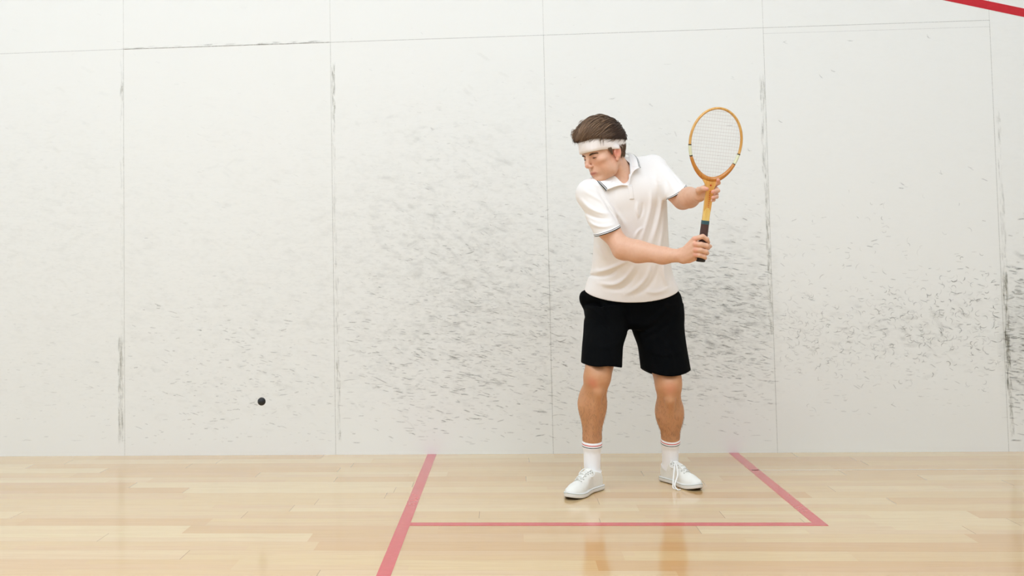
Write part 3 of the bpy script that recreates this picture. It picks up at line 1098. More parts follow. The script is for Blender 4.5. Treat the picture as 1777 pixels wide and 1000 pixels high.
def build_hair():
    mesh = ([], [], [])
    # under-layer that fills the volume between locks
    B = Body().frame(HEAD)
    B.ell((0, -0.012, 0.066), (0.0835, 0.104, 0.090), 0)
    B.ell((0, 0.040, 0.100), (0.058, 0.056, 0.045), 0.03)
    nrm = HM @ np.array([0, -0.15, 1.0]) / math.sqrt(1 + .0225)
    org = hw((0, 0, 0.066))
    B.fn(lambda P: -((P - org) @ nrm), org, 9, 0.008, 'i')
    V, Fc = B.mesh(0.004, hw((0, 0, .05)) - .2, hw((0, 0, .05)) + .2)
    crown = np.array([0.012, -0.075, 0.12])
    r2 = np.random.default_rng(5)
    for i in range(5200):
        # roots over the scalp above the band
        while True:
            q = r2.normal(size=3)
            q /= np.linalg.norm(q)
            p = SC_C + q * SC_R
            if p[2] > band_z(p) + 0.022:
                break
        p0 = p.copy()
        # combing: away from the crown, swept to the front and to his right
        n = 12
        L = r2.uniform(0.08, 0.15)
        th = hair_thick(p) * r2.uniform(0.6, 1.15)
        path = []
        clump = 0.30 * math.sin(p[0] * 60 + p[1] * 25 + p[2] * 50) + r2.normal(0, 0.08)
        wob = r2.uniform(0, 6.28)
        drop = r2.random() < 0.02
        for j in range(n):
            u = j / (n - 1)
            away = p - crown
            away[2] *= 0.3
            away /= np.linalg.norm(away) + 1e-6
            dirv = away * 0.30 + np.array([-0.18, 0.95, -0.10 - 0.25 * u]) + np.array([clump * .5, -clump * .2, clump * .3])
            _, nn = to_shell(p, 0)
            dirv = dirv - nn * (dirv @ nn)
            dirv /= np.linalg.norm(dirv) + 1e-9
            side_ = np.cross(dirv, nn)
            off = th * (0.25 + 0.85 * math.sin(math.pi * (0.12 + 0.74 * u)))
            s_, nn = to_shell(p, off)
            s_ = s_ + side_ * 0.0035 * math.sin(wob + 5 * u)
            lim = band_z(s_) + (0.019 if not drop else 0.002) + 0.010 * np.clip(s_[1] / .08, 0, 1) - 0.004 * r2.random()
            if s_[2] < lim and j > 2:
                break
            path.append(s_)
            p, _ = to_shell(p + dirv * L / n, 0)
        if len(path) < 4:
            continue
        tone = float(np.clip(0.30 + 0.8 * clump + r2.normal(0, 0.12) + 0.22 * (s_[2] - 0.10) / 0.05 + 0.30 * (path[0][1] + 0.01) / 0.08, 0, 1))  # paler towards top and front: highlight painted into the hair tone
        strand(np.array(path), r2.uniform(0.0007, 0.0016), mesh, tone)
    # fringe that lifts in front of the band, and flyaways on top
    for i in range(420):
        x0 = r2.uniform(-0.062, 0.045)
        st = np.array([x0, 0.062 - abs(x0) * 0.45 + r2.normal(0, .008), 0.110 + r2.normal(0, .006)])
        mid = st + np.array([-0.012, 0.024, 0.020 + r2.normal(0, .006)])
        en = st + np.array([-0.024 + r2.normal(0, .008), 0.036 + r2.normal(0, .005) - abs(x0) * .3, -0.004 + r2.normal(0, .005)])
        path = catmull([st, mid, (mid * .45 + en * .55) + np.array([0, .006, .010]), en], 4)
        strand(path, r2.uniform(0.0006, 0.0013), mesh, float(np.clip(r2.normal(.5, .2), 0, 1)))
    for i in range(34):
        st = np.array([r2.uniform(-.03, .04), r2.uniform(-.04, .05), 0.158])
        en = st + np.array([r2.uniform(-.02, .02), r2.uniform(.0, .045), r2.uniform(0.006, 0.020)])
        path = catmull([st, (st + en) / 2 + np.array([0, 0, .008]), en, en + np.array([0, .012, -.008])], 4)
        strand(path, 0.0007, mesh, 0.6)
    # locks that fall over the band at the temple
    for (lx, ly, dx) in ((0.062, 0.036, .002), (0.068, 0.026, .003)):
        for q in range(5):
            st = np.array([lx + r2.normal(0, .002), ly - 0.012, 0.108])
            bz = band_z(st)
            en = np.array([lx + 0.010 + dx, ly + r2.uniform(.020, .030), bz + r2.uniform(-.006, .012)])
            mid = (st + en) / 2 + np.array([0.012, 0.012, 0.008])
            strand(catmull([st, mid, en], 5), 0.0009, mesh, 0.25)
    # sideburn and nape below the band
    for i in range(1500):
        a = r2.random()
        s_ = 1 if r2.random() < .7 else -1
        if a < 0.3:
            zz = r2.uniform(0.006, 0.040)
            p = np.array([s_ * 0.074, 0.012 + (0.004 + 0.5 * (zz - .006)) * r2.random(), zz])
            d_ = np.array([0, 0.002, -0.012])
        else:
            ph = r2.uniform(0, math.pi)
            p = np.array([0.076 * math.cos(ph), -0.028 - 0.070 * math.sin(ph), r2.uniform(-0.018, 0.035)])
            if abs(p[0]) > .066 and p[2] < 0.0 and p[1] > -.04: continue
            d_ = np.array([0, 0.002, -0.014])
        b, nn = to_shell(p, 0.001)
        if a >= 0.3 and p[2] < 0.0:
            b = np.array([b[0], b[1], p[2]])
        path = np.array([b + d_ * t + nn * 0.0035 * math.sin(t * 2.6) for t in np.linspace(0, 1, 5)])
        strand(path, 0.0009, mesh, float(np.clip(r2.normal(.2, .15), 0, 1)))
    HV = np.array(mesh[0]) @ HM.T * HS + HEAD_C
    hf = np.array(mesh[1])
    allV = np.concatenate([V, HV])
    allF = np.concatenate([Fc, hf + len(V)])
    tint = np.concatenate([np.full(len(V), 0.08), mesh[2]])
    own(add_mesh('hair', allV, allF, M_HAIR, person, attrs={'tint': tint}))['label'] = 'tousled brown hair above the headband'
    # eyebrows
    def face_y(x_, z_):
        ys = np.linspace(.12, .05, 90)
        d = BODY_SDF.ev(np.stack([np.full(90, x_), ys, np.full(90, z_)], 1) @ HM.T * HS + HEAD_C)
        return ys[np.argmax(d < 0)]
    for s_ in (-1, 1):
        mesh = ([], [], [])
        for i in range(150):
            u = r2.random()
            p = np.array([s_ * (0.013 + 0.036 * u), 0, 0.0225 + 0.005 * math.sin(u * 2.6) + r2.normal(0, .0016)])
            a0_ = np.array([p[0], face_y(p[0], p[2]) - 0.0004, p[2]])
            e0_ = a0_ + np.array([s_ * 0.006, 0.0006 - .003 * u, 0.0016 - 0.003 * u])
            strand(np.array([a0_, (a0_ + e0_) / 2 + [0, .0016, 0], e0_]), 0.0008, mesh, 0.05)
        own(add_mesh('eyebrow', np.array(mesh[0]) @ HM.T * HS + HEAD_C, np.array(mesh[1]), M_HAIR, person, attrs={'tint': mesh[2]}))


build_hair()

for s_ in (-1, 1):
    V, Fs = tube(catmull([(s_ * (0.031 + dx), 0.0712 + math.sqrt(max(0, .0139 ** 2 - dx * dx * .9 - .002 ** 2)), 0.0093 - 0.16 * abs(dx)) for dx in (-.0105, -.006, 0, .006, .0115)], 4), (.0020, .0012), 6, flat=(0, 1, 0))
    own(add_mesh('eyelashes', np.array(V) @ HM.T * HS + HEAD_C, Fs, M_LASH, person))


def build_headband():
    n = 96
    prof = [(-1, 0.0), (-0.96, 1.0), (-0.5, 1.25), (0, 1.3), (0.5, 1.25), (0.96, 1.0), (1, 0.0)]
    k = len(prof)
    Rr = np.zeros((n, k))
    Z = np.zeros((n, k))
    rr_ = np.linspace(0.125, 0.04, 160)
    for i in range(n):
        a = 2 * math.pi * i / n
        for j, (w, t) in enumerate(prof):
            z = band_z(np.array([0, 0.1 * math.sin(a), 0])) + w * 0.0275
            rr = math.sqrt(max(0.05, 1 - ((z - SC_C[2]) / 0.084) ** 2))
            cur = math.hypot(math.cos(a) * 0.0755 * rr, math.sin(a) * 0.0985 * rr)
            ray_ = np.stack([math.cos(a) * rr_, math.sin(a) * rr_ - 0.010, np.full(160, z)], 1)
            hit = np.argmax(BODY_SDF.ev(ray_ @ HM.T * HS + HEAD_C) < 0)
            Rr[i, j] = max(cur, rr_[hit] + 0.0012)
            Z[i, j] = z
    for _ in range(5):
        Rr = np.maximum(Rr, (np.roll(Rr, 1, 0) + Rr * 2 + np.roll(Rr, -1, 0)) / 4)
    for _ in range(3):
        Rr = (np.roll(Rr, 1, 0) + Rr * 2 + np.roll(Rr, -1, 0)) / 4
    V, Fs = [], []
    for i in range(n):
        a = 2 * math.pi * i / n
        for j, (w, t) in enumerate(prof):
            R_ = Rr[i, j] + 0.0014 + 0.0026 * t + (0.005 + 0.0065 * (w + 1)) * max(0, math.sin(a)) ** 1.5
            V.append((math.cos(a) * R_, math.sin(a) * R_ - 0.010, Z[i, j]))
    for i in range(n):
        for j in range(k - 1):
            Fs.append((i * k + j, ((i + 1) % n) * k + j, ((i + 1) % n) * k + j + 1, i * k + j + 1))
    own(add_mesh('headband', np.array(V) @ HM.T * HS + HEAD_C, np.array(Fs), M_BAND, person))['label'] = 'white terry headband'


build_headband()

def build_leg_hair():
    r4 = np.random.default_rng(9)
    mesh = ([], [], [])
    for (ka, an) in ((pt(1030, 672, -1.03), pt(1028, 764, -0.966)), (pt(1161, 684, -0.91), pt(1163, 758, -0.822))):
        for i in range(400):
            u = r4.uniform(0, 1) ** 0.8
            c = ka * (1 - u) + an * u
            th = r4.uniform(-1.75, 1.75)
            dr = np.array([math.sin(th), -math.cos(th), 0])
            rr = np.linspace(0.085, 0.02, 70)
            hit = np.argmax(BODY_SDF.ev(c + dr * rr[:, None]) < 0)
            q = c + dr * (rr[hit] - .0003)
            sd = np.cross(dr, [0, 0, 1.0])
            L = r4.uniform(.009, .018)
            e = q + np.array([0, 0, -L]) + sd * r4.normal(0, .005) + dr * .0012
            strand(np.array([q, (q + e) / 2 + dr * .0016, e]), 0.00030, mesh, 0.0, seg=3)
    o = own(add_mesh('leg_hair', mesh[0], np.array(mesh[1]), M_HAIR, person, attrs={'tint': np.array(mesh[2]) + .55}))
    o['kind'] = 'stuff'
    o['label'] = 'fine brown hair on the shins'


build_leg_hair()

# ---- polo shirt


def fold_field(curves):
    """ridges (+) and creases (-) that run over the cloth's front: (points px,py), height, width"""
    segs = []
    for pts_, amp, w in curves:
        P3 = np.array([pt(a, b, -0.95)[[0, 2]] for a, b in catmull([(a, b, 0) for a, b in pts_], 4)[:, :2]])
        segs.append((P3, amp, w))

    def fn(P):
        out = np.zeros(len(P))
        Q = P[:, [0, 2]]
        for P3, amp, w in segs:
            lo, hi = P3.min(0) - 3 * w, P3.max(0) + 3 * w
            ok = (Q[:, 0] > lo[0]) & (Q[:, 0] < hi[0]) & (Q[:, 1] > lo[1]) & (Q[:, 1] < hi[1])
            if not ok.any():
                continue
            q = Q[ok]
            best = np.full(len(q), 9.0)
            tt = np.zeros(len(q))
            n = len(P3) - 1
            for i in range(n):
                a, b = P3[i], P3[i + 1]
                ab = b - a
                t = np.clip((q - a) @ ab / (ab @ ab + 1e-9), 0, 1)
                d = np.linalg.norm(q - a - t[:, None] * ab, axis=1)
                c = d < best
                best = np.where(c, d, best)
                tt = np.where(c, (i + t) / n, tt)
            out[ok] -= 1.5 * amp * np.exp(-(best / w) ** 2) * np.sin(np.clip(tt, 0.02, 0.98) * math.pi) ** 0.6
        return out
    return fn


def ring_sec(rows):
    out = []
    for py, xl, xr, Yc, ry, yw in rows:
        a, b = pt(xl, py, Yc), pt(xr, py, Yc)
        out.append((a[2] * .5 + b[2] * .5, (a[0] + b[0]) / 2, Yc, (b[0] - a[0]) / 2 / math.cos(yw) ** .5, ry, yw))
    return out


def build_shirt():
    B = Body()
    rows = [(540, 1013, 1180, -.79, .125, 0), (505, 1011, 1180, -.80, .132, 0), (490, 1019, 1172, -.805, .130, 0.03), (475, 1026, 1166, -.82, .127, 0.05),
            (450, 1028, 1163, -.84, .124, 0.1), (420, 1031, 1160, -.86, .124, 0.18), (380, 1031, 1158, -.88, .126, 0.25),
            (345, 1029, 1157, -.895, .124, 0.28), (315, 1030, 1152, -.90, .112, 0.28), (297, 1044, 1142, -.895, .085, 0.28), (276, 1066, 1120, -.88, .05, 0.28)]
    f, c, r = loft_fn(ring_sec(rows), 2.3)
    B.fn(f, c, r, 0)
    nb = pt(1084, 300, -0.895)
    shR, shL = pt(1026, 337, -0.985), pt(1134, 293, -0.875)
    cuR, cuL = pt(1054.5, 402, -1.052), pt(1172.5, 334.5, -1.000)
    B.cone(nb, shR, 0.055, 0.062, 0.035)
    B.cone(nb, shL, 0.055, 0.062, 0.035)
    B.cone(pt(1062, 345, -0.93), pt(1112, 338, -0.90), 0.095, 0.095, 0.03)
    aR = (cuR - shR) / np.linalg.norm(cuR - shR)
    aL = (cuL - shL) / np.linalg.norm(cuL - shL)
    # the openings hang: their planes lean back from the camera
    dR = aR * np.array([1, 0, 1]) + np.array([0, .12, 0]); dR /= np.linalg.norm(dR)
    dL = aL * np.array([1, 0, 1]) + np.array([0, .10, 0]); dL /= np.linalg.norm(dL)

    def sleeve(a, c, ax, d_, ra, rb):
        e = c + ax * 0.06
        ab = e - a
        L = ab @ ab

        def fn(P):
            t = np.clip((P - a) @ ab / L, 0, 1)
            q = P - a - t[:, None] * ab
            d = np.sqrt((q * q).sum(1)) - (ra + (rb - ra) * t)
            return smax(d, (P - c) @ d_, 0.002)
        fn.raw = lambda P: fn(P - ax * .03)
        return fn
    slR, slL = sleeve(shR, cuR, aR, dR, 0.071, 0.0575), sleeve(shL, cuL, aL, dL, 0.060, 0.0550)
    B.fn(slR, (shR + cuR) / 2, 0.17, 0.022)
    B.fn(slL, (shL + cuL) / 2, 0.17, 0.022)
    folds = [
        # sleeve of the striking arm
        ([(1003, 345), (1018, 362), (1035, 371), (1054, 374)], .0060, .009), ([(1002, 356), (1016, 372), (1034, 381), (1052, 382)], -.0050, .008),
        ([(1015, 383), (1028, 393), (1044, 396), (1060, 392)], .0045, .007), ([(1010, 334), (1024, 342), (1040, 352), (1052, 366)], .0035, .009),
        ([(1034, 335), (1046, 352), (1056, 370), (1066, 386)], -.0060, .006), ([(1020, 322), (1034, 330), (1044, 342)], -.003, .008),
        # chest: lines hanging from the left shoulder and pulled to the waist
        ([(1150, 315), (1148, 350), (1141, 385), (1130, 425)], .0055, .010), ([(1140, 320), (1139, 352), (1132, 390), (1121, 425)], -.0045, .010),
        ([(1128, 330), (1127, 360), (1117, 400), (1108, 428)], .0045, .010), ([(1152, 360), (1150, 400), (1143, 440), (1137, 470)], .0040, .009),
        ([(1050, 355), (1064, 368), (1078, 384), (1086, 400)], .0030, .010), ([(1104, 352), (1103, 366), (1108, 380)], .0045, .008),
        ([(1112, 352), (1112, 368), (1106, 384)], -.0035, .007), ([(1114, 395), (1104, 404), (1098, 418)], .0035, .007),
        # waist: creases fanning out below the forearm
        ([(1090, 452), (1070, 462), (1048, 470), (1032, 472)], .0065, .009), ([(1078, 462), (1060, 476), (1042, 480), (1026, 478)], -.0060, .008),
        ([(1100, 462), (1086, 482), (1066, 494), (1040, 492)], .0070, .010), ([(1108, 468), (1096, 488), (1078, 502), (1050, 502)], -.0050, .009),
        ([(1130, 460), (1122, 482), (1106, 500), (1084, 512)], .0055, .010), ([(1142, 460), (1136, 484), (1122, 502), (1100, 514)], -.0045, .010),
        ([(1036, 425), (1044, 440), (1052, 452)], .0040, .009), ([(1152, 450), (1154, 475), (1160, 498)], .0050, .010),
        ([(1028, 470), (1022, 484), (1016, 498)], .0030, .010), ([(1120, 505), (1140, 508), (1165, 500)], .0030, .010),
        ([(1162, 300), (1170, 312), (1176, 324)], -.0025, .008), ([(1148, 300), (1158, 318), (1162, 334)], .0035, .009),
    ]
    B.fn(fold_field(folds), nb, 9, 0, 'd')
    # trims: hem, cuffs, neck opening
    hm = pt(1095, 510, -0.80)
    hn = np.array([0.0, -0.32, 1.0])
    hn = hn / np.linalg.norm(hn)
    def hem(P):
        # one plane for the body of the shirt only
        return -((P - hm) @ hn) + 0.027 * ((P[:, 0] - hm[0]) / 0.23) ** 2
    B.fn(hem, hm, 9, 0.002, 'i')
    B.cone(cuR - aR * 0.022, cuR + aR * 0.004, 0.0510, 0.0530, 0.001, 's')
    B.cone(cuL - aL * 0.018, cuL + aL * 0.004, 0.0480, 0.0500, 0.001, 's')
    # inside of the hem
    B.ell(pt(1095, 518, -0.80) + np.array([0, 0, -0.025]), (0.205, 0.118, 0.045), 0.002, 's', rot=rot('x', 22))
    # neck hole with the V of the open placket
    B.cone(hw((0, -0.02, -0.05)), pt(1080, 306, -0.935), 0.064, 0.066, 0.004, 's')
    B.cone(pt(1079, 305, -0.99), pt(1090.5, 320.5, -1.04), 0.034, 0.005, 0.004, 's')
    V, Fc = B.mesh(0.003)
    ca = {}
    o = own(add_mesh('polo_shirt', V, Fc, M_SHIRT, person))
    o['label'] = 'cream polo shirt with dark striped collar and cuffs'
    # ribbed cuffs with their double stripe
    for c, d_, r_, ax_, raw_ in ((cuR, dR, 0.0580, aR, slR.raw), (cuL, dL, 0.0560, aL, slL.raw)):
        a = np.cross(d_, [0, 1, 0]); a /= np.linalg.norm(a)
        b = np.cross(d_, a)
        prof = [(-0.016, 0.0, 0), (-0.0155, .0012, 0), (-0.011, .0016, 0), (-0.0110, .0016, 1), (-0.0080, .0016, 1), (-0.0080, .0016, 0), (-0.0045, .0016, 0), (-0.0045, .0016, 1), (-0.0008, .0012, 1), (0, 0, 1), (0.0, -.004, 0), (-0.012, -.006, 0)]
        Vc, Fq, mi = [], [], []
        n = 64
        # the sleeve is not quite round: measure it
        for i in range(n):
            t = 2 * math.pi * i / n
            dir_ = a * math.cos(t) + b * math.sin(t)
            rr = np.linspace(0.040, 0.100, 121)
            pts_ = (c - ax_ * 0.008)[None] + dir_[None] * rr[:, None]
            # shifted along the sleeve so that the end cut does not interfere
            dd = raw_(pts_)
            inside = np.where(dd < 0)[0]
            R_ = rr[inside[-1]] if len(inside) else r_
            for (w, t2, _) in prof:
                Vc.append(c + ax_ * w + dir_ * (R_ + t2 + 0.0004))
        Vc = np.array(Vc).reshape(n, len(prof), 3)
        Vc = (np.roll(Vc, 1, 0) + Vc * 2 + np.roll(Vc, -1, 0)) / 4
        k = len(prof)
        Vc = Vc.reshape(-1, 3)
        for i in range(n):
            for j in range(k - 1):
                if prof[j][0] == prof[j + 1][0] and prof[j][1] == prof[j + 1][1]:
                    continue
                Fq.append((i * k + j, ((i + 1) % n) * k + j, ((i + 1) % n) * k + j + 1, i * k + j + 1))
                mi.append(1 if (prof[j][2] and prof[j + 1][2]) else 0)
        cf = add_mesh('cuff', Vc, np.array(Fq), [M_SHIRT, M_TRIM_D], o, midx=mi)
        cf['label'] = 'sleeve cuff with two dark stripes'
    return o, B


shirt, SB = build_shirt()


def on_shirt(px, py, lift=0.002):
    """first point of the shirt met from the front at a place of its silhouette"""
    ys = np.linspace(-1.15, -0.75, 400)
    P = np.array([pt(px, py, y) for y in ys])
    d = SB.ev(P)
    i = np.argmax(d < lift)
    return P[i] if (d < lift).any() else pt(px, py, -0.9)


def build_collar():
    # each leaf: inner (neck) edge and outer edge
    nbk = hw((0, -0.02, -0.06))
    def leaf(inner, outer, name, label):
        inner = inner[:3] + [inner[2] + (inner[3] - inner[2]) * .02] + inner[3:]
        outer = outer[:3] + [outer[2] + (outer[3] - outer[2]) * .02] + outer[3:]
        I = catmull(inner, 6)
        O = catmull(outer, 6)
        rows = [0.0, 0.30, 0.60, 0.795, 0.845, 0.90, 0.95, 1.0]
        dark = {3: 1, 5: 1}
        V, Fs, mi = [], [], []
        n = len(I)
        for side_ in (0, 1):
            for t in rows:
                for i in range(n):
                    bul = 0.006 * math.sin(t * math.pi) * (1 - side_)
                    p = I[i] * (1 - t) + O[i] * t
                    p = p + np.array([0, -0.85, 0.5]) * (bul if not side_ else -0.0035)
                    V.append(p)
        R_ = len(rows)
        for s2 in (0, 1):
            for j in range(R_ - 1):
                for i in range(n - 1):
                    a = s2 * R_ * n + j * n + i
                    q = (a, a + 1, a + n + 1, a + n)
                    Fs.append(q if s2 == 0 else q[::-1])
                    mi.append(1 if (j in (4, 6) and i >= 13) else 0)
        for i in range(n - 1):
            for j0 in (0, R_ - 1):
                a = j0 * n + i
                b = R_ * n + j0 * n + i
                Fs.append((a, a + 1, b + 1, b)); mi.append(0 if j0 == 0 or i < 13 else 1)
        for j in range(R_ - 1):
            for i0 in (0, n - 1):
                a = j * n + i0
                b = R_ * n + j * n + i0
                Fs.append((a, a + n, b + n, b)); mi.append(0)
        o = add_mesh(name, np.array(V), np.array(Fs), [M_SHIRT, M_TRIM_D], shirt, midx=mi)
        o['label'] = label
    # viewer's left leaf runs from the V under the chin and round behind
    # pt(x,y,Y)
    leaf([pt(1090.5, 323, -1.030), pt(1079, 318.5, -1.022), pt(1065, 312.5, -1.010), pt(1051, 307.5, -0.985), pt(1040, 301, -0.935), pt(1046, 290, -0.860), pt(1072, 276, -0.820)],
         [pt(1076, 321.5, -1.040), pt(1063, 325.5, -1.046), pt(1051.5, 330, -1.052), pt(1037, 314.5, -1.030), pt(1026, 303, -0.960), pt(1036, 291, -0.830), pt(1068, 276, -0.775)],
         'collar_leaf', 'left collar leaf under the chin with two dark stripes')
    leaf([pt(1092, 323, -1.030), pt(1093.5, 306, -1.010), pt(1093, 290, -0.985), pt(1092, 276, -0.945), pt(1090, 268, -0.900), pt(1082, 268, -0.850), pt(1072, 274, -0.820)],
         [pt(1095, 302, -1.030), pt(1102, 295, -1.022), pt(1111, 290, -1.005), pt(1107, 276, -0.955), pt(1099, 267.5, -0.890), pt(1090, 266, -0.815), pt(1068, 276, -0.775)],
         'collar_leaf', 'right collar leaf with two thin dark stripes')
    # placket
    P3 = [on_shirt(x_, y_, 0.0015) for x_, y_ in ((1091.5, 322), (1092.5, 330), (1093.5, 338), (1094.5, 346))]
    V, Fs = tube(catmull([q + np.array([0.005, .0012, 0]) for q in P3], 4), (0.0105, 0.0015), 16, flat=(1, 0.1, 0))
    own(add_mesh('placket', V, Fs, M_SHIRT, shirt), shirt)


build_collar()
bpy.context.view_layer.update()
for ch in shirt.children:
    ch.matrix_parent_inverse = shirt.matrix_world.inverted()

# ---- shorts


def build_shorts():
    B = Body()
    rows = [(480, 1040, 1160, -.80, .10, 0), (500, 1016, 1172, -.80, .118, 0), (512, 1010, 1181, -.795, .122, 0), (524, 1011, 1184, -.79, .124, 0), (545, 1015, 1186, -.785, .126, 0), (560, 1017, 1184, -.79, .125, 0), (570, 1030, 1168, -.80, .10, 0)]
    f, c, r = loft_fn(ring_sec(rows), 2.3)
    B.fn(f, c, r, 0)
    r1 = ring_sec([(530, 1016, 1088, -.82, .112, 0), (560, 1013, 1092, -.86, .112, 0), (580, 1012, 1088, -.91, .115, 0), (600, 1010, 1081, -.955, .115, 0), (632, 1008, 1079.5, -1.015, .115, 0), (665, 1006, 1079, -1.04, .115, 0)])
    f, c, r = loft_fn(r1)
    B.fn(f, c, r, 0.015)
    r2_ = ring_sec([(530, 1096, 1184, -.78, .112, 0), (560, 1095, 1187, -.80, .114, 0), (578, 1098, 1188, -.82, .112, 0), (600, 1107, 1191, -.85, .110, 0), (640, 1112, 1198, -.89, .108, 0), (680, 1112, 1206, -.92, .108, 0)])
    f, c, r = loft_fn(r2_)
    B.fn(f, c, r, 0.015)
    B.ell(pt(1012, 518, -.80), (.016, .03, .03), 0.02)
    folds = [([(1020, 530), (1035, 528), (1050, 540), (1062, 560)], -.0050, .010), ([(1012, 535), (1030, 538), (1046, 550), (1054, 568)], .0045, .010),
             ([(1014, 552), (1030, 556), (1046, 568), (1060, 582)], -.004, .010), ([(1085, 530), (1090, 550), (1093, 575)], -.004, .012),
             ([(1165, 525), (1150, 545), (1125, 565), (1108, 575)], .0045, .012), ([(1175, 545), (1160, 565), (1135, 582), (1112, 590)], -.004, .012),
             ([(1020, 590), (1045, 600), (1075, 592)], .003, .012), ([(1120, 605), (1150, 615), (1185, 608)], .003, .012),
             ([(1150, 590), (1162, 615), (1168, 640)], .003, .010)]
    B.fn(fold_field(folds), c, 9, 0, 'd')
    # hems: sloping cuts, each for its own leg
    mid = pt(1097, 610, -.9)[0]
    hR, hL = pt(1044, 633.5, -1.01), pt(1158, 653, -.89)
    nR = np.array([0.11, 0.02, 1.0]); nR /= np.linalg.norm(nR)
    nL = np.array([0.01, 0.09, 1.0]); nL /= np.linalg.norm(nL)

    def hem(P):
        bump_r = -0.004 * np.sin(P[:, 0] * 38 + 1)
        bump_l = 0.030 * ((P[:, 0] - hL[0]) / 0.11) ** 2
        dr = -((P - hR) @ nR) + bump_r
        dl = -((P - hL) @ nL) + bump_l
        return np.where(P[:, 0] < mid, dr, dl)
    B.fn(hem, hR, 9, 0.002, 'i')
    B.ell(pt(1043.5, 655, -1.030), (0.083, 0.100, 0.080), 0.002, 's')
    B.cone(pt(1156, 643, -.885), pt(1158, 690, -.92), 0.092, 0.094, 0.002, 's')
    V, Fc = B.mesh(0.0035)
    o = own(add_mesh('shorts', V, Fc, M_SHORT, person))
    o['label'] = 'loose black knee-length shorts'


build_shorts()

# ---- socks and shoes


def build_sock(top, mid_, an, heel, toe, r):
    # tube following the lower leg with the two stripes near the top
    ax = catmull([top, mid_, an, an + (heel - an) * .3 + np.array([0, 0, -.01])], 10)
    n = len(ax)
    L = np.concatenate([[0], np.cumsum(np.linalg.norm(np.diff(ax, axis=0), axis=1))])
    ts = np.array([0, .004, .010, .0105, .0145, .015, .0205, .021, .0245, .025, .03] + list(np.linspace(.04, L[-1] - .001, 14)))
    P = np.stack([np.interp(ts, L, ax[:, k]) for k in range(3)], 1)
    rs = [r[0] if t < .03 else np.interp(t, [.03, .045, .09, .14, 1], [r[0] - .001, r[1], r[1] - .001, r[1] - .002, r[1] - .002]) for t in ts]
    rs[0] -= .004
    V, Fs = tube(P, [float(q) for q in rs], 40, caps=False, flat=(1, 0, 0))
    mi = []
    for i in range(len(ts) - 1):
        a, b = ts[i], ts[i + 1]
        k = 1 if (a >= .0104 and b <= .0146) else 2 if (a >= .0209 and b <= .0246) else 0
        mi += [k] * 40
    o = own(add_mesh('sock', V, np.array(Fs), [M_SOCK, M_TRIM_R, M_TRIM_D], person, midx=mi))
    o['label'] = 'white crew sock with a red and a dark green stripe'


build_sock(pt(1027.5, 765, -0.966), pt(1027.5, 790, -0.957), pt(1028, 815, -0.952), np.array([.87, -.94, .04]), None, (.0465, .0395))
build_sock(pt(1163.5, 760.5, -0.820), pt(1163, 782, -0.803), pt(1163, 804, -0.788), np.array([1.19, -.75, .04]), None, (.0455, .0395))


